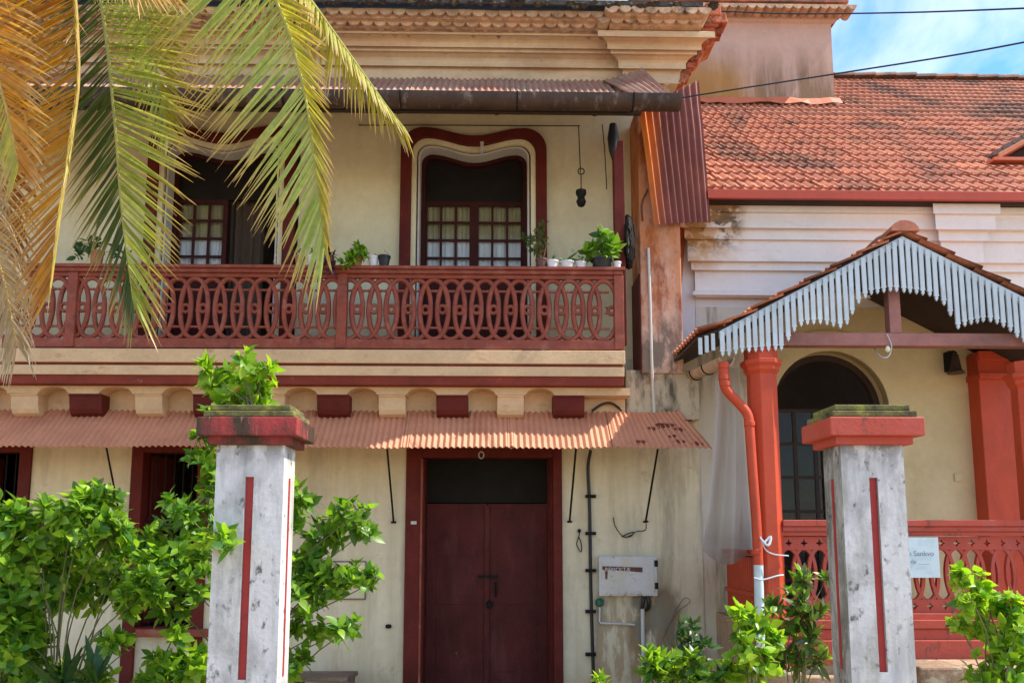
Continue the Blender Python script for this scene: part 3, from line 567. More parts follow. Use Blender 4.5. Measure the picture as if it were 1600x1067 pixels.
# ---- lower awning
ay = -.97; az = Z(699, ay); at_ = Z(643, -.5)
fr_ = MB().box(-6.6, X(1095, -.7, 700), ay + .3, ay + .33, az + .16, az + .185); aw = fr_.build('awning_frame', m_black, house)
xs = [-6.6, -5.2, -4.1, -3.0, -1.95, -.9, .15, 1.2, X(1098, -.35, 680)]
for i in range(8):
    d = .004 * (i % 2); e = .05 if i < 7 else 0
    x1t = xs[i + 1] + .03 if i < 7 else X(1064, -.5, 645); x1b = xs[i + 1] + .03 if i < 7 else X(1113, ay, 700)
    sk = random.uniform(-.008, .008)
    corr('corrugated_sheet', m_awn, aw, (xs[i] - .03, ay - .01, az + d + sk), (x1b, ay - .01, az + d - sk), (xs[i] - .03, -.5, at_ + d), (x1t, -.5, at_ + d), .0605, .011, jit=.014, lay=6)
# rust holes near right end: flaking patches
for (px, py, s_) in [(1040, 668, .1), (1062, 674, .06), (1018, 672, .05), (1000, 692, .05), (1065, 692, .07), (1090, 695, .06), (1050, 684, .05), (1076, 660, .04)]:
    t = (py - 645) / 55; y = -.5 + (ay + .5) * t; c = P(px, py, y); pts = []
    m = 11
    for j in range(m):
        a = 2 * math.pi * j / m; rr = s_ * random.uniform(.45, 1.1); dx = rr * math.cos(a) * 1.2; dt = rr * math.sin(a) * .6
        pts.append((dx, dt))
    dirv = Vector((0, ay + .5, az - at_)).normalized(); nr = Vector((1, 0, 0)).cross(dirv).normalized(); nr = nr if nr.z > 0 else -nr
    zc_ = at_ + (az - at_) * (y + .5) / (ay + .5); c = Vector((c.x, y, zc_))
    b = MB(); vs = [c + Vector((1, 0, 0)) * p[0] + dirv * p[1] + nr * .0145 for p in pts]; b.add(vs + [v - nr * .003 for v in vs], [tuple(range(m)), tuple(range(2 * m - 1, m - 1, -1))] + [(q, q + m, (q + 1) % m + m, (q + 1) % m) for q in range(m)])
    b.build('rust_flake', M('rust_flake', (.17, .035, .02), .9, .3, 8), aw)
for (a, b_, c, d) in ((165, 697, 187, 806), (605, 705, 615, 815), (900, 704, 890, 814), (1028, 704, 1009, 814)):
    p0 = P(a, b_, ay + .04) + Vector((0, 0, .02)); p1 = P(c, d, -.015)
    s_ = MB().tube([p0, p1], .011, 6); s_.lathe(p1 + Vector((0, 0, -.005)), [(.01, -.012), (.03, -.008), (.03, .008), (.01, .012)], 8); s_.build('strut', m_black, aw)

# ================================================================== REAR BLOCK
by_ = 3.3
blk = thing('stained_gable_block', 'stained pink plaster block rising behind the tiled roof, under open sky', 'building', (X(1180, by_, 100), by_, 0))
bxl, bxr = X(1000, by_, 100), X(1303, by_, 130)
MB().box(bxl, bxr, by_, by_ + 4, 3.5, Z(28, by_)).build('wall', m_block, blk)
bpr = [(by_ + .02, Z(33, by_)), (by_ - .04, Z(30, by_)), (by_ - .04, Z(23, by_)), (by_ - .12, Z(20, by_)), (by_ - .12, Z(14, by_)), (by_ - .2, Z(11, by_)), (by_ - .2, Z(6, by_)), (by_ + .02, Z(6, by_))]
bco = MB().sweepx(bpr, bxl, bxr, mitre=by_ + .02).build('cornice', m_block, blk)
x = bxl
while x < bxr + .3:
    place(etm, 'eave_tile', bco, Matrix.Translation((x, by_ - .3, Z(3, by_ - .3)))); x += .149
MB().box(bxl - .2, bxr + .2, by_ - .25, by_ + 4.2, Z(0, by_ - .2), Z(-8, by_ - .2)).build('roof', m_tile, blk)

# ================================================================== NEIGHBOUR HOUSE
nb = thing('tiled_house', 'low white house with red clay tile roof to the right of the old house', 'house', (4.5, 0, 0))
NX0, NX1 = X(1060, 0) + .005, 9.5; ny = .02
ax0, ax1 = X(1208, ny, 640), X(1388, ny, 640); asp = Z(636, ny); arad = (ax1 - ax0) / 2; axc = (ax0 + ax1) / 2
pz = .98   # porch floor
pzw = Z(545, ny)
wx = X(1128, ny, 700)
nwh = Z(455, ny)
MB().holes(HX1 + .004, NX1, 0, Z(300, ny), [(ax0, ax1, pz, asp + arad)], ny, .35).build('wall', m_white, nb)
MB().box(NX0, HX1 + .002, ny + .002, .35, zfl, Z(300, ny)).build('wall', m_white, nb)
# spandrels
for s_ in (-1, 1):
    pts = [(axc + s_ * arad, asp), (axc + s_ * arad, asp + arad), (axc, asp + arad)] + [(axc + s_ * arad * math.sin(a), asp + arad * math.cos(a)) for a in [math.pi / 2 * i / 12 for i in range(1, 12)]]
    MB().prism([(x, z) for x, z in pts], ny + .003, .34).build('spandrel', m_ochre, nb)
def arcband(r0, r1, y0, y1, name, mat, par):
    o = [(axc - r1, pz)] + [(axc + r1 * math.cos(a), asp + r1 * math.sin(a)) for a in [math.pi - math.pi * i / 24 for i in range(25)]] + [(axc + r1, pz)]
    q = [(axc - r0, pz)] + [(axc + r0 * math.cos(a), asp + r0 * math.sin(a)) for a in [math.pi - math.pi * i / 24 for i in range(25)]] + [(axc + r0, pz)]
    return MB().ring(o, q, y0, y1).build(name, mat, par)
# ochre painted porch wall skin
PXR = X(1640, ny, 700)
sk = MB(); hx = [(ax0 - .004, ax1 + .004, pz - .1, asp + arad)]
sk.holes(HX1 + .006, PXR, .02, Z(478, ny), hx, ny - .006, ny - .001); sk.build('porch_wall', m_ochre, nb)
for s_ in (-1, 1):
    pts = [(axc + s_ * arad, asp), (axc + s_ * arad, asp + arad), (axc, asp + arad)] + [(axc + s_ * arad * math.sin(a), asp + arad * math.cos(a)) for a in [math.pi / 2 * i / 12 for i in range(1, 12)]]
    MB().prism(pts, ny - .0065, ny + .002).build('spandrel', m_ochre, nb)
ar = arcband(arad, arad + .24, ny - .03, ny + .1, 'archivolt', m_ochre, nb)
wf = arcband(arad - .07, arad - .002, .2, .28, 'arched_frame', m_under, nb)
gl = MB(); mid = axc
for xg in np.linspace(ax0 + .07, ax1 - .07, 6)[1:-1]: gl.box(xg - .02, xg + .02, .2, .24, pz, asp + .0)
for zg in np.linspace(pz + .3, asp, 6): gl.box(ax0 + .06, ax1 - .06, .205, .235, zg - .018, zg + .018)
gl.box(mid - .05, mid + .05, .19, .245, pz, asp); gl.build('glazing_bars', m_under, wf)
xg = np.linspace(ax0 + .07, ax1 - .07, 6); zg = np.linspace(pz + .3, asp, 6)
for i in range(5):
    for j in range(5): MB().box(xg[i] + .021, xg[i + 1] - .021, .215, .221, zg[j] + .019, zg[j + 1] - .019).build('pane', m_glass, wf)
MB().box(NX0 + .3, NX1, 2.5, 2.6, 0, 5).build('inner_wall', m_inside, nb); MB().box(NX0, NX0 + .05, .36, 2.5, 0, 5).build('inner_wall', m_inside, nb)
MB().box(NX0, NX1, .36, 2.5, Z(330, 0), Z(330, 0) + .05).build('ceiling', m_inside, nb); MB().box(NX0, NX1, .36, 2.5, pz - .1, pz - .05).build('floor', m_inside, nb)
# cornice right
def cprof(off=0):
    q = [(.02, 466), (-.05, 466), (-.07, 463), (-.1, 462), (-.1, 457), (-.06, 455), (-.06, 425), (-.11, 423), (-.11, 412), (-.125, 410), (-.16, 409), (-.16, 377), (-.2, 375), (-.2, 360), (-.21, 358), (-.26, 357), (-.26, 334), (-.3, 332), (-.3, 311), (.02, 311)]
    return [(y + (off if y < 0 else 0), Z(p, y + (off if y < 0 else 0), 1300)) for y, p in q]
ncx = X(1068, -.1, 430)
nco = MB().sweepx(cprof(), ncx + .2, NX1, mitre=.0).build('cornice', m_whitecor, nb)
c0, c1 = X(1468, -.1, 440), X(1520, -.1, 440)
MB().sweepx(cprof(-.1), c0 + .05, c1 - .05, mitre=-.16).build('capital', m_whitecor, nco)
# rusty damp plaster patch beside the cornice
MB().prism([(P(a, b, 0).x, P(a, b, 0).z) for a, b in [(1047, 330), (1075, 330), (1068, 400), (1064, 455), (1062, 470), (1056, 455), (1052, 420), (1050, 380)]], wy - .004 if False else -.02, .015).build('rust_stain_plaster', m_wing, nb)
# roof
ey = -.42; ez = Z(300, ey); sl = .86; ridge_y = 5.15
def rz(y): return ez + .02 + sl * (y - ey)
RX0, RX1 = X(1098, ey, 300), 11.0
rb = MB(); rb.add([(RX0, ey, rz(ey) - .06), (RX1, ey, rz(ey) - .06), (RX1, ridge_y, rz(ridge_y) - .06), (RX0, ridge_y, rz(ridge_y) - .06)], [(0, 1, 2, 3)]); rb.v += [(x, y, z - .05) for x, y, z in rb.v]; rb.f += [(7, 6, 5, 4), (0, 4, 5, 1), (1, 5, 6, 2), (2, 6, 7, 3), (3, 7, 4, 0)]
nroof = rb.build('roof', m_under, nb)
MB().add([(RX0, ridge_y, rz(ridge_y) - .05), (RX1, ridge_y, rz(ridge_y) - .05), (RX1, ridge_y + 5, 4), (RX0, ridge_y + 5, 4)], [(0, 1, 2, 3)]).build('rear_slope', m_tile, nroof)
tw, tl = .225, .3; th = math.atan(sl)
def tilemesh():
    b = MB(); m = 10; vs = []
    pf = [(i / m, .013 * math.sin(4 * math.pi * i / m + .6) + .006 * math.sin(8 * math.pi * i / m)) for i in range(m + 1)]
    for (v, lift) in ((0, .036), (1, .0)):
        for u, h_ in pf: vs.append(((u - .5) * (tw + .006), v * (tl + .05), h_ + lift))
    for u, h_ in pf: vs.append(((u - .5) * (tw + .006), .0, h_ + .002))
    fs = [(i, i + 1, i + m + 2, i + m + 1) for i in range(m)] + [(i + 2 * m + 2, i + 2 * m + 3, i + 1, i) for i in range(m)]
    b.add(vs, fs); return b
tm_ = tilemesh(); tmesh = tm_.mesh('roof_tile', m_tile, True)
try: tmesh.set_sharp_from_angle(angle=R(40))
except Exception: pass
tiles = []
rowsn = int((ridge_y - ey) / math.cos(th) / tl) + 1
for r in range(rowsn):
    for c in range(int((RX1 - RX0) / tw)):
        x = RX0 + .05 + tw * (c + .5); y = ey - .06 + r * tl * math.cos(th); z = rz(y) - .03
        if y > by_ - .05 and x < bxr + .1: continue
        if y > ridge_y: continue
        m4 = Matrix.Translation((x + random.uniform(-.006, .006), y, z + random.uniform(-.004, .004))) @ Matrix.Rotation(th + random.uniform(-.012, .012), 4, 'X') @ Matrix.Rotation(random.uniform(-.02, .02), 4, 'Z')
        p = project((x, y, z)); inf = -20 < p[0] < 1615 and p[1] > -10 and p[0] > 1040
        tiles.append((0 if inf else 1, p[2], m4))
tiles.sort(key=lambda t: (t[0], t[1]))
for t in tiles[:300]: place(tmesh, 'roof_tile', nroof, t[2])
def joined(me, mats, name, mat, parent, smooth=True):
    nv = len(me.vertices); v = np.empty(nv * 3); me.vertices.foreach_get('co', v); v = v.reshape(-1, 3); fs = [tuple(p.vertices) for p in me.polygons]
    b = MB(); o0 = WL[parent.name]; allv = []; allf = []
    for k_, m4 in enumerate(mats):
        a = np.array(m4); q = v @ a[:3, :3].T + a[:3, 3]; allv.append(q); allf += [tuple(i + k_ * nv for i in f) for f in fs]
    vv = np.concatenate(allv) - np.array(o0); m2 = bpy.data.meshes.new(name); m2.from_pydata(vv.tolist(), [], allf); m2.materials.append(mat)
    if smooth: m2.shade_smooth()
    if 'along' in me.attributes:
        al = np.empty(nv, dtype=np.float32); me.attributes['along'].data.foreach_get('value', al); at = m2.attributes.new('along', 'FLOAT', 'POINT'); at.data.foreach_set('value', np.tile(al, len(mats)))
    o = bpy.data.objects.new(name, m2); C.objects.link(o); o.parent = parent; WL[o.name] = o0.copy(); o['kind'] = 'stuff'; return o
joined(tmesh, [t[2] for t in tiles[300:]], 'roof_tiles', m_tile, nroof)
rc = MB().prism([(.14 * math.cos(a), .11 * math.sin(a)) for a in [math.pi * i / 8 for i in range(9)]], 0, .42); rcm = rc.mesh('ridge_tile', m_ridge)
x = bxr
while x < RX1: place(rcm, 'ridge_tile', nroof, Matrix.Translation((x, ridge_y, rz(ridge_y) - .02 + random.uniform(-.01, .01))) @ Matrix.Rotation(-math.pi / 2 + random.uniform(-.02, .02), 4, 'Z') @ Matrix.Rotation(.05, 4, 'X')); x += .39
MB().box(RX0 + .03, RX1, ey - .1, ey - .06, Z(311, ey - .1, 1300), Z(297, ey - .1, 1300)).build('fascia_board', m_fascia, nroof, bevel=.004)
MB().box(RX0 + .03, RX1, ey - .055, -.02, Z(311, ey - .1, 1300) + .01, Z(311, ey - .1, 1300) + .03).build('soffit', m_under, nroof)
fl = MB(); m = 14; vs = []
for i in range(m + 1):
    u = i / m; x = bxl + .9 + (bxr + .08 - bxl - .9) * u
    vs += [(x, by_ - .01, Z(149, by_) + random.uniform(-.01, .02)), (x, by_ - .12, rz(by_ - .12) + .05 + random.uniform(-.02, .03))]
fl.add(vs, [(2 * i, 2 * i + 1, 2 * i + 3, 2 * i + 2) for i in range(m)]); fl.v += [(x, y, z - .006) for x, y, z in fl.v]; q = 2 * (m + 1); fl.f += [tuple(i + q for i in f)[::-1] for f in fl.f]
fl.build('flashing', m_flash, nroof)
# dormer at right edge
dmx = X(1668, .9, 280); dy0 = .75; dzb = rz(dy0) + .0; dh = .62; dw = .95
dor = MB(); 
for s_ in (-1, 1):
    a = Vector((dmx, dy0 - .12, dzb + dh)); b = Vector((dmx + s_ * (dw + .12), dy0 - .12, dzb + .02)); a2 = a + Vector((0, 1.3, 0)); b2 = b + Vector((0, .5, 0))
    dor.add([a, b, b2, a2, a - Vector((0, 0, .07)), b - Vector((0, 0, .07)), b2 - Vector((0, 0, .07)), a2 - Vector((0, 0, .07))], [(0, 1, 2, 3), (7, 6, 5, 4), (0, 4, 5, 1), (1, 5, 6, 2), (2, 6, 7, 3), (3, 7, 4, 0)])
dorm = dor.build('dormer', m_tile, nb, bevel=.01)
MB().prism([(dmx - dw + .05, dzb + .03), (dmx + dw - .05, dzb + .03), (dmx, dzb + dh - .1)], dy0 + .1, dy0 + .14).build('dormer_vent', m_under, dorm)
MB().box(dmx - dw - .3, dmx - dw * .3, dy0 - .3, dy0 + .0, dzb - .16, dzb - .12).build('dormer_apron', m_flash, dorm)
for i in range(9):
    u = i / 8; c = Vector((dmx - u * (dw + .1), dy0 - .1, dzb + dh * (1 - u) + .03)); m4 = Matrix.Translation(c) @ Matrix.Rotation(-math.atan2(dh, dw + .1), 4, 'Y') @ Matrix.Rotation(.1, 4, 'Y'); place(rcm, 'ridge_tile', dorm, m4 @ Matrix.Scale(.55, 4))

# ================================================================== PORCH
py_ = -1.5; cy = -1.33
porch = thing('porch', 'gabled entrance porch with pale scalloped pickets and vermilion columns', 'porch', (X(1400, cy, 900), cy, 0))
zt0 = Z(368, py_, 1412); xap = X(1412, py_, 380); slp = .525
def ptop(x): return zt0 - slp * abs(x - xap) 
half = (xap - X(1128, py_, 510)); 
bot = [(375, 600), (430, 585), (600, 575), (630, 515), (655, 487), (680, 470), (760, 466), (850, 487), (880, 445), (905, 390), (935, 360), (960, 345), (1050, 330), (1150, 340), (1210, 350), (1270, 390), (1305, 445), (1330, 490), (1360, 472), (1450, 455), (1500, 468), (1565, 510), (1590, 540), (1700, 565), (1800, 585), (1900, 600)]
bx = [X(1000 + a / 2.667, py_, 330 + b / 2.667) for a, b in bot]; bz = [Z(330 + b / 2.667, py_, 1000 + a / 2.667) for a, b in bot]
x = xap - half; k = 0
while x < xap + half + .02:
    zb2 = float(np.interp(x, bx, bz)); zt2 = ptop(x) - .02; w = .021
    if zt2 - zb2 > .03:
        pk = [(-w, zt2), (-w, zb2 + .055), (-w * 1.25, zb2 + .045), (-w * .5, zb2 + .03), (-w * .8, zb2 + .018), (0, zb2 - .012), (w * .8, zb2 + .018), (w * .5, zb2 + .03), (w * 1.25, zb2 + .045), (w, zb2 + .055), (w, zt2)]
        tl_ = random.gauss(0, .006)
        MB().prism([(x + a + (zt2 - b) * tl_, b) for a, b in pk], py_ + .002 * (k % 2), py_ + .018).build('picket', m_picket, porch)
    x += .0637; k += 1
# bargeboard strip, roof planes, tiles
def slant(xa, xb, y0, y1, up, thk, name, mat, par, kick=0):
    za_, zb_ = ptop(xa) + up, ptop(xb) + up - kick
    return MB().prism([(xa, za_), (xb, zb_), (xb, zb_ - thk), (xa, za_ - thk)], y0, y1).build(name, mat, par)
for s_ in (-1, 1):
    slant(xap, xap + s_ * (half + .02), py_ + .019, py_ + .05, -.0, .07, 'bargeboard', m_picket, porch)
    slant(xap, xap + s_ * (half + .05), py_ + .05, 0, .03, .03, 'porch_roof', m_under, porch)
    kx = xap + s_ * (half + .05)
    z_ = ptop(kx) + .03
    MB().prism([(kx, z_), (kx + s_ * .19, z_ - .07), (kx + s_ * .19, z_ - .1), (kx, z_ - .03)], py_ + .05, 0).build('eave_kick', m_under, porch)
    for i in range(3): xq = kx + s_ * (.03 + .062 * i); MB().box(xq - .018, xq + .018, py_ + .03, py_ + .048, z_ - .2 - .02 * i, z_ - .035 - .021 * i).build('picket', m_picket, porch)
    nrow = int((half + .4) / (tl * .88)) + 1
    for r in range(nrow):
        for c in range(7):
            u = s_ * (half + .235 - r * tl * .875); xx_ = xap + u; yy = py_ - .03 + tw * (c + .5)
            if (u * s_) < .05 or yy > -.02: continue
            up = .05; zz = (ptop(xx_) if abs(u) < half + .05 else z_ - (abs(u) - half - .05) * .33) + up - .02
            ang = math.atan(slp if abs(u) < half else .33)
            m4 = Matrix.Translation((xx_, yy, zz)) @ Matrix.Rotation(s_ * math.pi / 2, 4, 'Z') @ Matrix.Rotation(ang + random.uniform(-.03, .03), 4, 'X')
            place(tmesh, 'roof_tile', porch, m4)
rcm2 = rc.mesh('ridge_tile', m_tile)
for c in range(5): place(rcm2, 'ridge_tile', porch, Matrix.Translation((xap, py_ - .05 + .38 * c, zt0 + .03)) @ Matrix.Rotation(-.06, 4, 'X'))
# tie beam, king post
MB().box(X(1200, cy, 530), X(1660, cy, 530), cy - .06, cy + .06, Z(540, cy - .06, 1400), Z(520, cy - .06, 1400)).build('tie_beam', m_beam, porch, bevel=.006)
MB().box(X(1385, cy, 480), X(1403, cy, 480), cy - .05, cy + .05, Z(520, cy - .06, 1400) + .002, zt0 - .1).build('king_post', m_beam, porch, bevel=.005)
# columns
def octo(r, rot=0): return [(r * math.cos(math.pi / 8 + math.pi / 4 * i + rot), r * math.sin(math.pi / 8 + math.pi / 4 * i + rot)) for i in range(8)]
def column(c, y, z0, ztop_, mat, r=.142, name='column'):
    b = MB(); rings = [(r * 1.25, z0), (r * 1.25, z0 + .1), (r, z0 + .13), (r, ztop_ - .2), (r * 1.0, ztop_ - .2), (r * 1.2, ztop_ - .16), (r * 1.2, ztop_ - .13), (r * 1.38, ztop_ - .1), (r * 1.38, ztop_ - .06), (r * 1.12, ztop_ - .055), (r * 1.12, ztop_ + .06)]
    for rr, z in rings: b.v += [(c + a, y + d, z) for a, d in octo(rr)]
    for i in range(len(rings) - 1):
        for j in range(8): b.f.append((i * 8 + j, i * 8 + (j + 1) % 8, (i + 1) * 8 + (j + 1) % 8, (i + 1) * 8 + j))
    b.f += [tuple(range(8))[::-1], tuple(range(len(b.v) - 8, len(b.v)))]; return b.build(name, mat, porch, bevel=.004)
cxl = X(1194, cy, 700); ctop = Z(552, cy - .1, 1190)
column(cxl, cy, .5, ctop, m_orange); column(X(1612, cy, 700), cy, .5, ctop - .12, m_orange)
pb = MB().box(X(1537, -.2, 700), X(1592, -.2, 700), -.2, .015, pz, Z(548, -.2)); pb.box(X(1526, -.2, 585), X(1598, -.2, 585), -.25, .015, Z(590, -.2), Z(580, -.2)); pb.box(X(1530, -.2, 585), X(1596, -.2, 585), -.22, .015, Z(560, -.2), Z(545, -.2)); pb.build('pilaster', m_orange, porch, bevel=.008)
# balustrade
x0, x1 = cxl + .12, X(1612, cy, 700) - .1; ry2 = cy - .0
hb = MB()
for (a, b_, d) in ((812, 822, .1), (822.3, 830, .08), (830.3, 837, .06)): hb.box(x0, x1, ry2 - d, ry2 + d, Z(b_, ry2 - d, 1400), Z(a, ry2 - d, 1400))
for (a, b_, d) in ((958, 968, .07), (968.3, 982, .1), (982.3, 1000, .07), (1000.3, 1036, .12)): hb.box(x0 - .3, x1 + .3, ry2 - d, ry2 + d, Z(b_, ry2 - d, 1400), Z(a, ry2 - d, 1400))
bal = hb.build('balustrade', m_pinkred, porch, bevel=.006)
zp1, zp0 = Z(838, ry2, 1400), Z(957, ry2, 1400); un = .146; H = zp1 - zp0
def starplate(z0, z1):
    cz = (z0 + z1) / 2; hw, hh = un / 2, (z1 - z0) / 2; st = [(0, .042), (.012, .012), (.036, 0), (.012, -.012), (0, -.042), (-.012, -.012), (-.036, 0), (-.012, .012)]
    st = [(a, b) for a, b in st]; rect = [(0, hh), (hw, hh), (hw, 0), (hw, -hh), (0, -hh), (-hw, -hh), (-hw, 0), (-hw, hh)]
    return MB().ring([(a, cz + b) for a, b in rect + rect[:1]], [(a, cz + b) for a, b in st + st[:1]], -.02, .02)
up_ = MB(); s1 = starplate(H / 2 - .125, H / 2); s2 = starplate(-H / 2, -H / 2 + .125); sm = s1.mesh('pierced_plate', m_pinkred); sm2 = s2.mesh('pierced_plate', m_pinkred)
ovl = MB(); Ao, Bo = un * .73, (H - .25) / 2 + .03
o_ = []; q_ = []
for i in range(29):
    a = 2 * math.pi * i / 28; o_.append(((Ao + .016) * math.cos(a), (Bo + .012) * math.sin(a))); q_.append(((Ao - .016) * math.cos(a), (Bo - .03) * math.sin(a)))
ovl.ring(o_, q_, -.018, .018); om = ovl.mesh('oval_loop', m_pinkred)
x = x0 + un / 2; k = 0
while x < x1:
    place(sm, 'pierced_plate', bal, Matrix.Translation((x, ry2, (zp0 + zp1) / 2)))
    place(sm2, 'pierced_plate', bal, Matrix.Translation((x, ry2, (zp0 + zp1) / 2)))
    place(om, 'oval_loop', bal, Matrix.Translation((x, ry2 + .003 + .004 * (k % 2), (zp0 + zp1) / 2))); x += un; k += 1
# side panel of porch (slats) and floor, plinth
sxp = cxl - .02
pn = []
for i, y in enumerate(np.arange(cy + .18, -.05, .062)):
    MB().box(sxp - .012, sxp + .012, y, y + .05, .25, Z(872, cy, 1185)).build('slat', m_orange, porch)
MB().box(sxp - .03, sxp + .03, cy + .12, -.02, 1.18, 1.22).build('side_rail', m_orange, porch); MB().box(sxp - .05, sxp + .05, cy + .12, -.02, Z(868, cy, 1185), Z(860, cy, 1185)).build('side_rail', m_orange, porch)
MB().box(sxp + .03, sxp + .06, cy + .12, -.02, .2, Z(870, cy, 1185)).build('side_wall', m_maroon, porch)
MB().box(cxl - .15, X(1700, cy, 900), cy - .05, .015, .5, pz - .04).build('porch_floor', m_stone, porch)
pl = []; x = cxl - .3
for row in range(3):
    x = cxl - .35 - row * .12
    while x < X(1690, cy, 1000):
        w = random.uniform(.3, .5); MB().box(x, x + w - .015, cy - .2 - .03 * (2 - row) * 0 + random.uniform(-.02, .02), cy + .2, .005 + row * .172, .172 + row * .172 - .01).build('stone', m_stone, porch, bevel=.012); x += w
# gutter along porch's left eave + downpipe
gl0 = P(1136, 566, py_ + .05); gl1 = P(1064, 598, -.02)
pg = thing('porch_gutter', 'half round cream gutter under the left eave of the porch', 'gutter', tuple(gl0))
gmb = MB(); vs = []; k = 8
dirg = (gl1 - gl0)
for p in (gl0, gl1):
    for j in range(k + 1): a = math.pi + math.pi * j / k; vs.append(p + Vector((.075 * math.cos(a), 0, .09 * math.sin(a) + .05)))
    for j in range(k, -1, -1): a = math.pi + math.pi * j / k; vs.append(p + Vector((.066 * math.cos(a), 0, .081 * math.sin(a) + .05)))
m_ = 2 * (k + 1); gmb.add(vs, [(i, (i + 1) % m_, (i + 1) % m_ + m_, i + m_) for i in range(m_)] + [tuple(range(m_)), tuple(range(2 * m_ - 1, m_ - 1, -1))])
m_gutc = M('cream_gutter', (.5, .36, .25), .6, .15, 5, [ST(c=(.2, .1, .06), k=5, lo=.5, hi=.65, a=.7)], .2)
gmb.build('trough', m_gutc, pg, smooth=True)
for t in (.35, .62, .9):
    c = gl0.lerp(gl1, t); MB().tube([c + Vector((.08 * math.cos(a), 0, .094 * math.sin(a) + .05)) for a in [math.pi + math.pi * j / 8 for j in range(9)]], .008, 5).build('bracket', m_black, pg)
yd = py_ + .06
dpipe = thing('downpipe', 'bent vermilion downpipe with white lower end beside the porch column', 'downpipe', tuple(P(1187, 960, yd)))
dp = [P(1131, 566, yd), P(1131, 585, yd), P(1132, 602, yd), P(1140, 615, yd), P(1158, 634, yd), P(1168, 648, yd), P(1171, 668, yd), P(1176, 740, yd), P(1182, 820, yd), P(1185, 882, yd)]
MB().tube(catmull(dp, 4), .046, 10).build('pipe', m_orange, dpipe, smooth=True)
cl = MB()
for (a, b_) in ((1131, 572), (1131, 590), (1133, 600), (1171, 662), (1182, 862)): p = P(a, b_, yd); cl.lathe(p, [(.047, -.025), (.054, -.02), (.054, .02), (.047, .025)], 10)
cl.build('collar', m_orange, dpipe, smooth=True)
MB().tube([P(1185, 880, yd), P(1187, 970, yd), P(1188, 1010, yd)], .044, 10).build('pvc_end', M('pale_blue_pvc', (.55, .66, .68), .45, .06, 6, [ST(c=(.35, .33, .3), k=8, lo=.55, hi=.7, a=.5)], .03), dpipe, smooth=True)
tie = MB().tube(catmull([P(1178, 902, yd - .05), P(1192, 905, yd - .06), P(1215, 899, cy - .17), P(1224, 898, cy - .15)], 5), .008, 5); tie2 = MB().tube(catmull([P(1188, 838, yd - .05), P(1196, 858, yd - .08), P(1210, 866, yd - .05), P(1232, 868, cy - .13)], 5), .007, 5)
tie2.tube(catmull([P(1188, 840, yd - .05), P(1200, 852, yd - .1), P(1204, 838, yd - .06), P(1192, 850, yd - .07)], 5), .012, 5)
tag(tie2.build('tie_cord', m_picket, None, origin=P(1200, 855, yd)), 'knotted rag strip tied between downpipe and column, above the plain cord', 'rag')
tag(tie.build('tie_cord', m_picket, None, origin=P(1188, 902, yd)), 'whitish cord tied around the downpipe and porch column', 'cord')
# polythene sheet
ps = MB(); nu, nv = 22, 20; vs = []
for j in range(nv + 1):
    v = j / nv
    for i in range(nu + 1):
        u = i / nu; xl = 1118 - 16 * v ** 2 - 4 * v; xr = 1152 + 22 * v ** .8; pxx = xl + (xr - xl) * u; pyy = 575 + 285 * v + 22 * v * math.sin(math.pi * u) * (1 if v > .8 else v)
        vs.append(P(pxx, pyy, -.95 - .12 * math.sin(u * 9 + v * 2) * (.4 + v * .5) - .12 * math.sin(math.pi * u) * v))
ps.add(vs, [(j * (nu + 1) + i, j * (nu + 1) + i + 1, (j + 1) * (nu + 1) + i + 1, (j + 1) * (nu + 1) + i) for j in range(nv) for i in range(nu)])
tag(ps.build('plastic_sheet', m_poly, None, smooth=True, origin=P(1140, 860, -.95)), 'cloudy grey polythene sheet hanging left of the porch downpipe, dirty at its hem', 'plastic sheet')

# ------------------------------------------------------------------ texts
def text(s, size, loc, name, mat, parent=None, ext=.001):
    cu = bpy.data.curves.new(name, 'FONT'); cu.body = s; cu.size = size; cu.extrude = ext; cu.align_x = 'LEFT'
    t = bpy.data.objects.new(name + '_tmp', cu); C.objects.link(t); dg = bpy.context.evaluated_depsgraph_get()
    me = bpy.data.meshes.new_from_object(t.evaluated_get(dg)); me.name = name; bpy.data.objects.remove(t); me.materials.clear(); me.materials.append(mat)
    return place(me, name, parent, Matrix.Translation(loc) @ Matrix.Rotation(math.pi / 2, 4, 'X'))
sy = cy - .12
sg = thing('notice_card', 'pale blue handwritten notice card hung on the porch balustrade', 'notice', tuple(P(1440, 870, sy)))
MB().box(X(1410, sy, 870), X(1467, sy, 870), sy - .006, sy, Z(902, sy, 1440), Z(839, sy, 1440)).build('card', m_sign, sg)
text('do Sankvo', .068, (X(1412, sy, 870), sy - .008, Z(868, sy, 1440)), 'lettering', m_ink, sg); text('de ____', .055, (X(1422, sy, 870), sy - .008, Z(880, sy, 1440)), 'lettering', m_ink, sg)

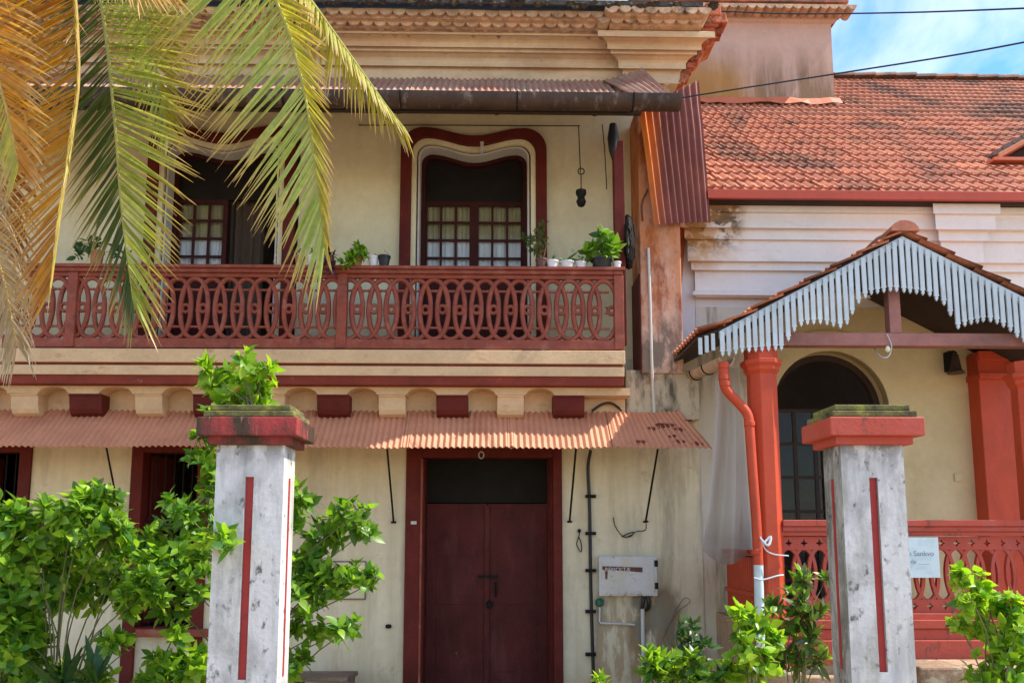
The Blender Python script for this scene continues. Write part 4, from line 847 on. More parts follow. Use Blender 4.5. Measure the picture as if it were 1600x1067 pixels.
# ------------------------------------------------------------------ wall fittings on old house
mbx = thing('meter_box', 'chipped white metal meter box with brown sticker right of main door', 'meter box', tuple(P(982, 930, -.06)))
MB().box(X(936, -.1, 900), X(1027, -.1, 900), -.1, -.002, Z(931, -.1), Z(869, -.1)).build('box', m_meter, mbx, bevel=.006)
MB().box(X(940, -.1, 900), X(1022, -.1, 900), -.108, -.101, Z(928, -.1), Z(872, -.1)).build('lid', m_meter, mbx, bevel=.004)
st = MB().prism([(P(a, b, -.11).x, P(a, b, -.11).z) for a, b in [(941, 884), (1004, 886), (1004, 894), (985, 892), (950, 890), (949, 904), (946, 905), (945, 891), (941, 889)]], -.1105, -.1085); st.build('sticker', m_brown, mbx)
text('REMOLTA', .062, (X(945, -.11, 890), -.1125, Z(892.5, -.11)), 'lettering', m_whitep, mbx)
for py in (880, 915): MB().box(X(1023, -.1, 900), X(1028, -.1, 900), -.115, -.101, Z(py + 5, -.1), Z(py - 5, -.1)).build('hinge', m_black, mbx)
tag(MB().tube(catmull([P(1006, 931, -.05), P(1005, 940, -.06), P(1003, 950, -.04)], 4), .02, 6).tube(catmull([P(1012, 931, -.05), P(1014, 942, -.06), P(1013, 950, -.03), P(1008, 953, -.03)], 4), .02, 6).build('black_cables', m_blackp, None, smooth=True, origin=P(1008, 940, -.05)), 'two thick black cables hanging out of the meter box bottom', 'cables')
tag(MB().tube([P(1004, 950, -.03), P(1005, 1020, -.03), P(1005, 1066, -.03)], .022, 8).build('conduit', m_whitep, None, smooth=True, origin=P(1005, 1066, -.03)), 'short white conduit running to the ground below the meter box', 'pipe')
tag(MB().tube([P(937, 942, -.02), P(937, 970, -.02), P(938, 973, -.02), P(985, 975, -.02), P(992, 976, -.02)], .013, 6).build('thin_conduit', m_whitep, None, smooth=True, origin=P(937, 973, -.02)), 'thin L shaped white conduit below the left of the meter box', 'pipe')
gb = MB().lathe(P(937, 940, -.03), [(.02, -.05), (.045, -.03), (.045, .02), (.02, .04)], 8); tag(gb.build('junction_knob', M('dark_green_plastic', (.02, .12, .07), .4, .1), None, origin=P(937, 940, -.03)), 'small dark green fitting just under the meter box corner', 'fitting')
def cable(pts, r, name, label, mat=m_blackp, cat='cable', k=6, sub=6):
    pts = [P(*p) for p in pts]; return tag(MB().tube(catmull(pts, sub), r, k).build(name, mat, None, smooth=True, origin=pts[-1]), label, cat)
cb_ = thing('wall_cable', 'black cable clipped down the wall right of the main door', 'cable', tuple(P(927, 1060, -.03)))
MB().tube(catmull([P(923, 703, -.1), P(919, 730, -.04), P(921, 780, -.025), P(922, 830, -.025), P(923, 900, -.025), P(925, 980, -.025), P(928, 1075, -.025)], 6), .019, 7).build('cable', m_blackp, cb_, smooth=True)
for py in (775, 833, 891, 955, 1022): MB().box(X(915, -.03, py), X(931, -.03, py), -.052, -.001, Z(py + 2.5, -.03), Z(py - 2.5, -.03)).build('clip', m_black, cb_)
cable([(958, 808, -.02), (962, 823, -.02), (974, 838, -.03), (985, 836, -.04), (995, 830, -.04), (1008, 828, -.02), (1010, 818, -.02)], .005, 'loose_wire', 'thin loose wire looping above the meter box')
cable([(972, 838, -.03), (980, 834, -.06), (990, 831, -.05), (986, 837, -.04), (976, 839, -.03)], .007, 'wire_knot', 'dark twisted knot in the loose wire above the meter box')
hk = MB().tube(catmull([P(905, 828, -.02), P(905, 836, -.04), P(901, 850, -.04), P(908, 862, -.04), P(908, 848, -.03), P(904, 838, -.02)], 5), .006, 5); hk.lathe(P(905, 829, -.02), [(.012, -.02), (.022, 0), (.012, .02)], 7)
tag(hk.build('wall_hook', m_black, None, origin=P(905, 830, -.02)), 'small iron hook with hanging loop between door and cable', 'hook')
kb = MB().lathe(P(607, 978, -.01), [(.012, -.022), (.032, -.016), (.032, .016), (.012, .022)], 9); tag(kb.build('bell_push', m_black, None, origin=P(607, 978, -.01)), 'small round black knob low on the wall left of the main door', 'knob')
# framed niche plate left of door
nf = MB(); a0, a1, z0_, z1_ = X(500, -.01, 905), X(572, -.01, 905), Z(936, -.01), Z(876, -.01)
for q in ((a0, a1, z1_ - .012, z1_), (a0, a1, z0_, z0_ + .012), (a0, a0 + .012, z0_ + .0125, z1_ - .0125), (a1 - .012, a1, z0_ + .0125, z1_ - .0125)): nf.box(q[0], q[1], -.02, -.002, q[2], q[3])
nt = thing('wall_hatch', 'rectangular plastered hatch with thin brown edge behind the climbing leaves', 'hatch', (a0, -.01, z0_)); nf.build('frame', m_wood, nt); MB().box(a0 + .013, a1 - .013, -.012, -.001, z0_ + .013, z1_ - .013).build('panel', m_wall, nt)
# balcony fittings
lan = thing('hanging_lantern', 'dark violin shaped lantern hanging on a chain from the balcony ceiling', 'lantern', tuple(P(908, 310, -.4)))
MB().tube([P(904, 197, -.4), P(907, 270, -.4)], .006, 5).build('chain', m_black, lan)
MB().tube([P(908, 268, -.4) + Vector((.035 * math.cos(a), 0, .035 * math.sin(a))) for a in [2 * math.pi * i / 12 for i in range(12)]], .007, 5, closed=True).build('ring', m_black, lan)
MB().tube([P(908, 274, -.4), P(908, 297, -.4)], .006, 5).build('hook', m_black, lan)
MB().lathe(P(908, 310, -.4), [(.012, .1), (.058, .09), (.06, .05), (.04, .015), (.042, -.005), (.056, -.04), (.04, -.085), (.008, -.105)], 12).build('lantern_body', m_black, lan, smooth=True)
cable([(560, 196, -.06), (700, 196, -.06), (840, 197, -.06), (906, 197, -.06)], .006, 'ceiling_wire', 'thin dark wire strung along the top of the balcony wall')
tag(MB().tube([P(1013, 388, wy - .03), P(1016, 480, wy - .03), P(1018, 560, wy - .03), P(1022, 645, -.5)], .016, 8).build('white_pipe', m_whitep, None, smooth=True, origin=P(1022, 645, -.5)), 'slim white pipe running down the rusty pier beside the balcony', 'pipe')
cable([(1004, 345, wy - .02), (1003, 318, wy - .02), (1012, 296, wy - .02)], .008, 'pier_wire', 'short dark bent wire on the rusty pier under the corrugated sheet', mat=m_brown)
post = MB().box(X(958, -.62, 300), X(974, -.62, 300), -.7, -.58, zfl, gz - .06).build('awning_post', m_maroon, house, bevel=.006)
coil = MB()
for i in range(12):
    q_ = 1 - .06 * i; coil.tube([P(982 + random.uniform(-1.5, 1.5), 378, -.62 - .012 * i) + Vector((.06 * q_ * math.cos(a), .0, .3 * (q_ * .6 + .4) * math.sin(a))) for a in [2 * math.pi * j / 20 for j in range(20)]], .013, 5, closed=True)
tag(coil.build('cable_coil', m_black, None, smooth=True, origin=P(982, 378, -.62)), 'black coil of cable hung at the right end of the balcony', 'cable coil')
bag = MB(); c = P(958, 215, -.66)
bag.lathe(c + Vector((0, 0, -.05)), [(.02, -.2), (.05, -.1), (.065, .05), (.04, .2)], 9); tag(bag.build('cloth_bundle', m_blackp, None, smooth=True, origin=c), 'black bundle hanging from the gutter end at the balcony corner', 'bundle')
cable([(941, 195, -.5), (945, 240, -.5), (948, 296, -.5)], .006, 'hanging_wire', 'thin wire dangling near the balcony corner post')
cable([(925, 642, -.54), (940, 632, -.56), (955, 630, -.56), (972, 641, -.54)], .014, 'awning_cable', 'black cable humped on top of the lower awning near its right end')
# porch lamp etc.
lp = thing('hanging_bulb', 'bare bulb on a looped wire under the porch tie beam', 'bulb', tuple(P(1388, 548, cy - .03)))
MB().tube(catmull([P(1386, 522, cy - .08), P(1393, 540, cy - .08), P(1389, 556, cy - .08), P(1378, 558, cy - .06), P(1366, 545, cy + .1)], 6), .006, 5).build('wire', m_picket, lp)
MB().lathe(P(1387, 546, cy - .08), [(.008, .035), (.02, .02), (.026, 0), (.016, -.022), (.002, -.028)], 10).build('bulb', M('bulb_glass', (.75, .7, .5), .2, .02, bump=0), lp, smooth=True)
wl = thing('bell', 'dark metal bell bracket on the ochre porch wall', 'bell', tuple(P(1490, 570, -.1)))
MB().lathe(P(1493, 568, -.14), [(.01, .12), (.035, .1), (.05, .0), (.06, -.07), (.095, -.1), (.09, -.115)], 12).build('bell_body', M('dark_bronze', (.06, .035, .025), .5, .2), wl, smooth=True)
MB().box(X(1479, -.05, 565), X(1484, -.05, 565), -.12, .01, Z(580, -.05, 1480), Z(550, -.05, 1480)).tube([P(1482, 555, -.06), P(1490, 549, -.12), P(1494, 552, -.14)], .016, 6).build('bracket', m_black, wl)
tag(MB().box(X(1490, ny, 745), X(1502, ny, 745), ny - .03, ny - .007, Z(752, ny, 1500), Z(740, ny, 1500)).build('switch_plate', m_ochre, None, bevel=.003, origin=P(1496, 746, ny)), 'small square switch plate on the ochre porch wall', 'switch')
# overhead cables
cable([(1128, 18, -.5), (1240, 22, -1.0), (1420, 20, -2.0), (1640, 12, -3.2)], .008, 'overhead_cable', 'upper overhead cable crossing the blue sky at top right', sub=8)
cable([(1046, 156, -1.1), (1180, 135, -1.5), (1330, 112, -2.0), (1500, 85, -2.6), (1660, 55, -3.2)], .008, 'overhead_cable', 'lower overhead cable slanting up to the right across the tiled roof', sub=8)
# bench
bn = thing('wooden_bench', 'low weathered plank bench against the wall left of the main door', 'bench', (X(510, -.3, 1060), -.3, 0))
for i in range(3): MB().box(X(455, -.3, 1060), X(548 + 3 * i, -.3, 1060), -.5 + .14 * i, -.5 + .14 * i + .13, .3, .34).build('plank', m_wood, bn, bevel=.004)
for px in (465, 545): MB().box(X(px, -.3, 1060) - .03, X(px, -.3, 1060) + .03, -.48, -.1, 0, .298).build('leg', m_wood, bn)
# step stones at right bottom
for i, (a, b_, zz) in enumerate(((1438, 1508, .42), (1505, 1600, .36), (1190, 1260, .3))):
    y = -2.0; s_ = MB().box(X(a, y, 1050), X(b_, y, 1050), y, y + .45, 0, Z(1042 + (8 if i == 2 else 0), y, 1400)); o = s_.build('step_stone', m_stone, None, bevel=.02, origin=P((a + b_) / 2, 1060, y)); o.location.z = o.location.z
    tag(o, ['pale laterite block right of the front pillar foot', 'laterite block behind the round leaved plant at the right edge', 'low laterite block among stems left of the right pillar'][i], 'stone block')

# ================================================================== GATE PILLARS
def pillar(pxl, pxr, label, capm, strp, cap_over):
    Y = -4.63; dp_ = .24; x0, x1 = X(pxl, Y, 720), X(pxr, Y, 720); zt_ = Z(694, Y, (pxl + pxr) / 2); xc = (x0 + x1) / 2
    t = thing('gate_pillar', label, 'gate pillar', (xc, Y + dp_ / 2, 0), 'gate pillars in front of the houses')
    sw = .023; zs1 = Z(744, Y, xc); sz0 = strp
    b = MB(); gd = .022
    b.box(x0, xc - sw, Y, Y + dp_, 0, zt_); b.box(xc + sw, x1, Y, Y + dp_, 0, zt_); b.box(xc - sw, xc + sw, Y, Y + dp_, zs1, zt_); b.box(xc - sw, xc + sw, Y, Y + dp_, 0, sz0)
    # single watertight front with a groove
    b = MB(); b.holes(x0, x1, 0, zt_, [(xc - sw, xc + sw, sz0, zs1)], Y, Y + gd); b.box(x0 + .0005, x1 - .0005, Y + gd + .0005, Y + dp_, 0, zt_)
    # rough, slightly wavy arrises
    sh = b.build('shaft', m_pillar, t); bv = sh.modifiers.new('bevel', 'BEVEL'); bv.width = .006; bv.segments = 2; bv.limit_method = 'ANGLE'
    MB().box(xc - sw + .001, xc + sw - .001, Y + gd - .004, Y + gd + .0003, sz0, zs1 - .001).build('red_stripe', m_stripe, t)
    # side groove
    for s_ in (x0, x1): MB().box(s_ - .004, s_ + .004, Y + dp_ * .45, Y + dp_ * .55, sz0, zs1).build('side_stripe', m_stripe, t)
    def slabm(ov, pa, pb, name, mat):
        y0 = Y - ov; return MB().box(x0 - ov, x1 + ov, y0, Y + dp_ + ov, Z(pb, y0, (pxl + pxr) / 2), Z(pa, y0, (pxl + pxr) / 2)).build(name, mat, t, bevel=.006)
    slabm(.04, 680.3, 694, 'cap_moulding', m_pinkred2 if capm else m_pinkred)
    slabm(.085, 651, 680, 'cap_slab', m_pinkred2 if capm else m_pinkred)
    slabm(.06, 641.3, 650.7, 'cap_step', m_moss); slabm(.035, 632, 641, 'cap_step', m_moss)
    return t, xc, Y, zt_
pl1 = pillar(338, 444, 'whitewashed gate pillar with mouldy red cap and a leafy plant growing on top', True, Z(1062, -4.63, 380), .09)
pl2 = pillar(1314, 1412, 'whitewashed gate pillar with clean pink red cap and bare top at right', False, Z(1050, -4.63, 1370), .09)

# ================================================================== PLANTS
def leafmesh(name, L_, w, mat, fold=.16, curl=.35, n_=7, shape=.8, tipw=0):
    b = MB(); al = []
    for i in range(n_ + 1):
        t = i / n_; hw = w / 2 * math.sin(math.pi * min(1, t ** shape)) if i < n_ else 0.001
        if i == 0: hw = w * .04
        y = L_ * t * (1 - .12 * curl * t); z = -curl * L_ * t * t * .6
        b.v += [(-hw, y, z + fold * hw), (0, y, z), (hw, y, z + fold * hw)]; al += [t] * 3
    for i in range(n_):
        a = i * 3; b.f += [(a, a + 1, a + 4, a + 3), (a + 1, a + 2, a + 5, a + 4)]
    me = b.mesh(name, mat, True); at = me.attributes.new('along', 'FLOAT', 'POINT'); at.data.foreach_set('value', al); return me
def plant(name, label, cat, base, clusters, leaves, group=None, per=9, limit=300, nodes=2, step=.022, tilt=(45, 85), stem_r=.008, up=.5, root=None, stem_mat=m_stem, leafname='leaf', droop=0, pot=None, dens=1.0, via=.3):
    base = Vector(base); t = root or thing(name, label, cat, tuple(base), group)
    st = MB(); mats = []
    for (c, rad, cnt) in clusters:
        cnt = int(cnt * dens); rad *= (1.12 if dens > 1.2 else 1)
        c = Vector(c); md = Vector((base.x + (c.x - base.x) * via, base.y + (c.y - base.y) * via, base.z + (c.z - base.z) * .72)) + Vector((random.gauss(0, .05), random.gauss(0, .04), 0))
        path = catmull([base + Vector((random.gauss(0, .015), random.gauss(0, .015), 0)), md, c], 4); st.tube(path, [stem_r * (1 - .65 * i / (len(path) - 1)) for i in range(len(path))], 5)
        for k_ in range(cnt):
            d = Vector((random.gauss(0, 1), random.gauss(0, 1), random.gauss(0, 1))).normalized() * rad * random.random() ** .5
            d.y *= .8; tip = c + d; dirn = (d.normalized() * .7 + Vector((0, -.12, up)) + Vector((random.gauss(0, .2), random.gauss(0, .2), 0))).normalized()
            st.tube([c + d * .1, tip - dirn * step, tip], [stem_r * .4, stem_r * .32, stem_r * .2], 4, cap=False)
            a0 = random.random() * 6.28; q = dirn.to_track_quat('Z', 'Y').to_matrix().to_4x4()
            for nd in range(nodes):
                m = max(2, per // nodes); sc0 = 1 - .25 * (nd / max(1, nodes))
                for i in range(m):
                    a = a0 + 2 * math.pi * i / m + nd * .8 + random.gauss(0, .3); ti = R(random.uniform(*tilt)) + random.gauss(0, .22) + .25 * (nodes - 1 - nd) * 0
                    if nd == nodes - 1: ti *= .62
                    m4 = Matrix.Translation(tip - dirn * step * (nodes - 1 - nd)) @ q @ Matrix.Rotation(a, 4, 'Z') @ Matrix.Rotation(math.pi / 2 - ti + droop * -.0, 4, 'X') @ Matrix.Scale(random.uniform(.45, 1.22) * sc0, 4)
                    mats.append(m4)
    st.build('stem', stem_mat, t, smooth=True)
    random.shuffle(mats)
    vis = [(project(m.translation), m) for m in mats]
    vis.sort(key=lambda q: (0 if -30 < q[0][0] < 1630 and -30 < q[0][1] < 1090 else 1, q[0][2]))
    for i, (p, m) in enumerate(vis[:limit]): place(leaves[i % len(leaves)], leafname, t, m)
    rest = [m for p, m in vis[limit:]]
    for k_, lv in enumerate(leaves):
        rr = rest[k_::len(leaves)]
        if rr: joined(lv, rr, 'leaves', lv.materials[0], t)
    return t
lf_bright = leafmat('bright_leaf', (.05, .17, .018), (.3, .5, .04), trans=.5)
lf_mid = leafmat('mid_leaf', (.05, .15, .02), (.2, .38, .03), trans=.45)
lf_lime = leafmat('lime_leaf', (.2, .4, .02), (.36, .52, .04), trans=.5)
lf_deep = leafmat('deep_leaf', (.015, .06, .015), (.05, .13, .025), trans=.3)
lf_olive = leafmat('olive_leaf', (.06, .1, .025), (.14, .17, .05), trans=.35)
lf_purple = leafmat('purple_leaf', (.04, .012, .03), (.09, .03, .06), trans=.2)
lf_dry = leafmat('dry_grass', (.3, .22, .1), (.16, .17, .05), trans=.3, rough=.8)
def LM(mat, L_, w, **k): return [leafmesh('leaf', L_ * s_, w * s_, mat, curl=c, **k) for s_, c in ((1, .25), (.9, .5), (1.1, .12))]
La = LM(lf_bright, .092, .048) + LM(lf_lime, .09, .046)[:1]; Lb = LM(lf_mid, .09, .046) + La[:2]
def CL(lst, Y, jy=.15): return [(P(a, b, Y + random.uniform(-jy, jy)), r, n_) for a, b, r, n_ in lst]
# big left shrub: front
plant('leafy_shrub', 'dense bright green shrub filling the lower left corner', 'shrub', (P(90, 1067, -4.1).x, -4.1, 0),
      CL([(15, 815, .13, 10), (60, 830, .17, 14), (115, 805, .13, 10), (150, 785, .11, 9), (40, 870, .17, 14), (105, 870, .18, 15), (165, 840, .15, 11), (205, 850, .13, 9), (240, 880, .1, 8), (185, 895, .15, 11), (60, 920, .17, 13), (130, 915, .16, 12),
          (20, 950, .15, 11), (225, 925, .12, 9), (-40, 870, .2, 12), (-30, 960, .2, 12), (180, 1000, .045, 3), (10, 1010, .12, 8), (20, 1050, .12, 8), (200, 945, .06, 4), (0, 1070, .2, 10), (60, 990, .05, 3), (35, 1000, .1, 4), (95, 1060, .1, 5), (150, 1068, .1, 4), (55, 1035, .1, 4), (-60, 1040, .2, 10)], -4.05, .3), La + Lb[:1], per=9, stem_r=.007, dens=3)
plant('leafy_shrub', 'smaller green shrub at the foot of the left gate pillar', 'shrub', (P(265, 1067, -4.0).x, -4.0, 0),
      CL([(255, 1035, .1, 9), (290, 1050, .12, 10), (240, 1060, .1, 8), (315, 1030, .07, 5), (275, 985, .05, 3), (275, 1075, .16, 10)], -4.0, .15), La, per=9, limit=200, dens=2)
# climber behind the left pillar
plant('climbing_shrub', 'tall climbing shrub behind the left pillar with branches reaching right', 'shrub', (P(395, 1067, -3.95).x, -3.95, 0),
      CL([(322, 720, .1, 8), (328, 770, .1, 8), (280, 795, .11, 9), (310, 815, .13, 10), (345, 840, .12, 9), (290, 850, .14, 10), (320, 880, .12, 8), (245, 830, .06, 5), (275, 905, .12, 8), (265, 940, .12, 9), (310, 930, .09, 5), (318, 680, .06, 5), (330, 650, .05, 4),
          (468, 775, .08, 7), (480, 840, .11, 9), (520, 825, .11, 9), (550, 805, .1, 9), (570, 830, .07, 6), (480, 880, .1, 8), (490, 915, .13, 11), (530, 905, .12, 10), (565, 900, .09, 7), (580, 910, .04, 3), (475, 935, .1, 7), (470, 975, .06, 5), (500, 985, .06, 5), (530, 985, .07, 6), (545, 980, .04, 3), (465, 1035, .08, 7), (450, 800, .1, 6), (445, 900, .12, 7)], -3.95, .12), Lb + La[:1], per=9, stem_r=.008, dens=1.45, via=.12)
ft = P(352, 842, -4.72)
plant('leafy_spray', 'bright sprig of leaves bending across the face of the left pillar', 'sprig', P(310, 850, -4.5), [(P(345, 838, -4.72), .05, 5), (P(362, 850, -4.74), .03, 3), (P(325, 845, -4.66), .05, 4)], La, per=7, limit=100)
pc = pl1; ptz = Z(632, pc[2], 390)
plant('pillar_plant', 'bright leafy plant sprouting from the cap of the left gate pillar', 'plant', (pc[1] - .03, pc[2] + .1, ptz), CL([(330, 575, .05, 4), (345, 600, .08, 6), (375, 585, .08, 7), (385, 560, .05, 4), (405, 590, .08, 7), (420, 575, .04, 3), (400, 615, .08, 6), (360, 618, .08, 6), (410, 620, .05, 4)], -4.5, .08), La + LM(lf_lime, .1, .05), per=8, limit=300, stem_r=.006)
# agave-like plant
plant('spiky_plant', 'spiky dark leaved plant at the bottom left', 'plant', (P(100, 1080, -4.2).x, -4.2, 0), [(P(100, 1075, -4.25), .02, 2), (P(150, 1070, -4.3), .02, 1)], LM(lf_deep, .3, .045, n_=6), per=14, nodes=2, tilt=(20, 60), limit=60)
# lower middle-right plants
plant('round_leaf_bush', 'bright broad leaved bush between the meter box and the right pillar', 'bush', (P(1170, 1067, -3.2).x, -3.2, 0), CL([(1165, 985, .1, 7), (1190, 965, .09, 6), (1150, 960, .06, 4), (1170, 1020, .12, 8), (1190, 1040, .12, 8), (1150, 1050, .1, 7), (1205, 995, .07, 5)], -3.2, .15), LM(lf_lime, .095, .06, shape=.7) + LM(lf_bright, .095, .058, shape=.7)[:2], per=7, limit=300, dens=2.2)
plant('rosette_bush', 'low bush with pale green rosettes right of the door cable', 'bush', (P(1030, 1067, -3.2).x, -3.2, 0), CL([(1022, 1030, .06, 5), (1040, 1045, .09, 7), (1015, 1055, .08, 6), (1065, 1050, .1, 7), (1095, 1055, .1, 7), (1080, 1035, .05, 4), (1120, 1060, .08, 5)], -3.2, .15), LM(lf_bright, .12, .045) + LM(lf_lime, .11, .04)[:1] + LM(lf_deep, .12, .05)[:1], per=9, limit=300, dens=1.6)
plant('tall_weed', 'tall olive leaved weed rising in front of the porch left of right pillar', 'weed', (P(1250, 1067, -2.6).x, -2.6, 0), CL([(1250, 905, .07, 6), (1245, 935, .09, 7), (1255, 965, .1, 8), (1235, 985, .1, 7), (1265, 1000, .1, 8), (1215, 945, .05, 4), (1250, 1030, .12, 8), (1280, 1030, .08, 6), (1225, 1020, .1, 6), (1280, 960, .05, 3), (1290, 905, .03, 2)], -2.6, .1), LM(lf_olive, .13, .04) + LM(lf_mid, .13, .045)[:2], per=8, limit=300, stem_r=.007)
plant('tall_weed', 'wiry dark leaved weed with tiny sprigs below the meter box', 'weed', (P(1080, 1067, -2.4).x, -2.4, 0), CL([(1080, 980, .08, 5), (1065, 1000, .08, 5), (1100, 1005, .1, 6), (1085, 1030, .12, 7), (1060, 975, .03, 2), (1075, 1000, .08, 5)], -2.4, .1), LM(lf_deep, .1, .035) + LM(lf_olive, .1, .03)[:1], per=6, limit=200, stem_r=.004)
plant('round_leaf_plant', 'lime green round leaved plant at the right edge', 'plant', (P(1560, 1067, -4.5).x, -4.5, 0), CL([(1500, 905, .05, 5), (1525, 915, .08, 6), (1550, 940, .1, 7), (1520, 940, .07, 5), (1575, 955, .09, 6), (1500, 975, .05, 4), (1535, 980, .07, 5), (1570, 1000, .11, 8), (1590, 980, .08, 6), (1560, 1040, .13, 9), (1600, 1040, .14, 9), (1530, 1060, .08, 6)], -4.5, .12), LM(lf_lime, .068, .06, shape=.62) + LM(lf_bright, .068, .06, shape=.62)[:2], per=7, limit=300, stem_r=.007, dens=2.6)
plant('small_sprout', 'small bright sprout at the bottom right of the main door', 'sprout', (P(938, 1067, -3.2).x, -3.2, 0), [(P(936, 1058, -3.2), .035, 4), (P(945, 1068, -3.2), .04, 4)], LM(lf_lime, .08, .03), per=7, limit=60)
# dry grass
gr_ = MB()
for i in range(420):
    bx_ = X(random.gauss(1125, 32), -2.7, 1067); b0 = Vector((bx_, -2.7 + random.gauss(0, .15), 0)); hh = random.uniform(.4, 1.0) * (1.05 if random.random() < .2 else .85); lean = Vector((random.gauss(0, .22), random.gauss(0, .15), 0)); w = Vector((random.uniform(.002, .006), .002, 0))
    ps_ = [b0 + lean * t * t * hh * 1.5 + Vector((0, 0, hh * t * (1 - .25 * abs(lean.x) * t))) for t in (0, .35, .7, 1)]; k0 = len(gr_.v)
    for j, p in enumerate(ps_): gr_.v += [tuple(p - w * (1 - j / 3.3)), tuple(p + w * (1 - j / 3.3))]
    gr_.f += [(k0 + 2 * j, k0 + 2 * j + 1, k0 + 2 * j + 3, k0 + 2 * j + 2) for j in range(3)]
o = gr_.build('dry_grass', lf_dry); o['kind'] = 'stuff'; o['label'] = 'clump of dry brown grass below the meter box'; o['category'] = 'grass'
gr_ = MB()
for i in range(5000):
    b0 = Vector((random.uniform(-5, 6), random.uniform(-5.8, -.6), 0)); hh = random.uniform(.05, .22); lean = Vector((random.gauss(0, .4), random.gauss(0, .4), 0)); w = Vector((.006, .003, 0)); k0 = len(gr_.v)
    gr_.v += [tuple(b0 - w), tuple(b0 + w), tuple(b0 + lean * hh * .5 + Vector((0, 0, hh * .7)) - w * .6), tuple(b0 + lean * hh * .5 + Vector((0, 0, hh * .7)) + w * .6), tuple(b0 + lean * hh + Vector((0, 0, hh)))]; gr_.f += [(k0, k0 + 1, k0 + 3, k0 + 2), (k0 + 2, k0 + 3, k0 + 4)]
o = gr_.build('ground_grass', lf_bright); o['kind'] = 'stuff'; o['label'] = 'short green grass scattered over the garden soil'; o['category'] = 'grass'
# dry twig on wall
cable([(1035, 1000, -.05), (1050, 965, -.06), (1068, 935, -.05), (1078, 940, -.05), (1060, 955, -.05), (1040, 985, -.04)], .004, 'dry_vine', 'thin dry vine crawling on the wall right of the meter box', mat=m_wood, cat='vine')

# ---- potted plants on the balcony rail
def pot(px, py0, py1, wpx, mat, label, clusters=None, leaves=None, group='potted plants on the balcony rail', name='potted_plant', Y=ry, **kw):
    zb_ = rz1 + .001; x = X(px, Y, py1); hgt = Z(py0, Y, px) - Z(py1, Y, px); r = wpx / 156 / 2
    t = thing(name, label, 'potted plant' if clusters else 'pot', (x, Y, zb_), group)
    MB().lathe((x, Y, zb_), [(r * .72, 0), (r * .95, hgt * .82), (r * 1.06, hgt * .82), (r * 1.06, hgt), (r * .9, hgt), (r * .88, hgt * .9)], 16).build('pot', mat, t, smooth=True)
    MB().lathe((x, Y, zb_ + hgt * .86), [(r * .86, 0), (r * .86, .006)], 12).build('soil', m_soil, t)
    if clusters: plant('', '', '', (x, Y, zb_ + hgt * .85), clusters, leaves, root=t, limit=kw.pop('limit', 40), stem_r=.005, **kw)
    return t
Pz = lambda a, b, Y=ry: P(a, b, Y)
pot(468, 402, 419, 16, m_terra, 'small terracotta pot with wispy plant, leftmost by the open balcony door', [(Pz(466, 392), .03, 3)], LM(lf_olive, .07, .02), per=5)
pot(488, 402, 419, 17, m_potw, 'pale pot with thin plant left of the purple plant', [(Pz(490, 390), .04, 3)], LM(lf_olive, .07, .02), per=5)
pot(512, 404, 419, 20, m_terra, 'purple leaved plant spilling over the balcony rail', [(Pz(512, 398, ry - .05), .07, 7), (Pz(505, 410, ry - .1), .06, 6), (Pz(520, 418, ry - .12), .05, 5)], LM(lf_purple, .08, .025), per=8, limit=60)
pot(556, 402, 419, 22, m_terra, 'bushy bright green plant on the rail above the railing post', [(Pz(560, 388, ry - .05), .08, 8), (Pz(550, 402, ry - .1), .08, 8), (Pz(540, 412, ry - .12), .05, 5), (Pz(568, 400, ry - .08), .05, 5)], LM(lf_bright, .08, .035) + LM(lf_lime, .08, .035)[:1], per=8, limit=80)
pot(583, 402, 419, 17, m_potw, 'white pot with a tiny shoot beside the black pot', [(Pz(587, 396), .015, 1)], LM(lf_mid, .04, .015), per=4)
pot(600, 401, 419, 20, m_blackp, 'black pot with one thin bare stem', [(Pz(601, 392), .006, 1)], LM(lf_mid, .03, .01), per=2, nodes=1)
pot(846, 404, 419, 19, m_potb, 'tall variegated plant in a brown pot in front of the balcony door', [(Pz(845, 370), .09, 8), (Pz(850, 355), .05, 5), (Pz(828, 375), .06, 5), (Pz(840, 390), .07, 6), (Pz(820, 372), .03, 3)], LM(lf_olive, .075, .028) + LM(lf_deep, .07, .028)[:1], per=6, limit=60)
pot(863, 407, 419, 20, m_potw, 'small white pot with a short dark succulent beside the brown pot', [(Pz(864, 402), .012, 2)], LM(lf_deep, .07, .02), per=6, tilt=(15, 55))
pot(886, 408, 419, 23, m_potw, 'wide white pot with an upright pointed succulent', [(Pz(886, 405), .015, 2)], LM(lf_deep, .12, .026), per=6, tilt=(8, 40))
pot(908, 409, 419, 18, m_potw, 'small pale pot with a low grey green plant beside the big leafy plant', [(Pz(908, 404), .025, 3)], LM(lf_mid, .05, .02), per=5)
pot(940, 404, 419, 34, m_blackp, 'big glossy leafy plant in a black pot near the right end of the rail', [(Pz(935, 385), .08, 4), (Pz(950, 375), .08, 4), (Pz(925, 395), .06, 3), (Pz(960, 390), .06, 3), (Pz(940, 368), .04, 2), (Pz(945, 400), .06, 3)], LM(lf_mid, .16, .09, shape=.65) + LM(lf_bright, .15, .085, shape=.65)[:1], per=6, limit=80)
pot(964, 408, 419, 14, m_potw, 'little white pot at the very end of the balcony rail', Y=ry)
pot(385, 402, 419, 18, m_terra, 'terracotta pot behind the palm leaves on the rail', [(Pz(385, 395), .04, 4)], LM(lf_mid, .06, .02), per=5) if False else None
pot(150, 396, 419, 22, m_terra, 'dark leafy pot plant behind the palm fronds at the left of the rail', [(Pz(150, 385), .1, 8), (Pz(190, 392), .08, 6), (Pz(120, 392), .08, 6)], LM(lf_deep, .1, .045), per=7)

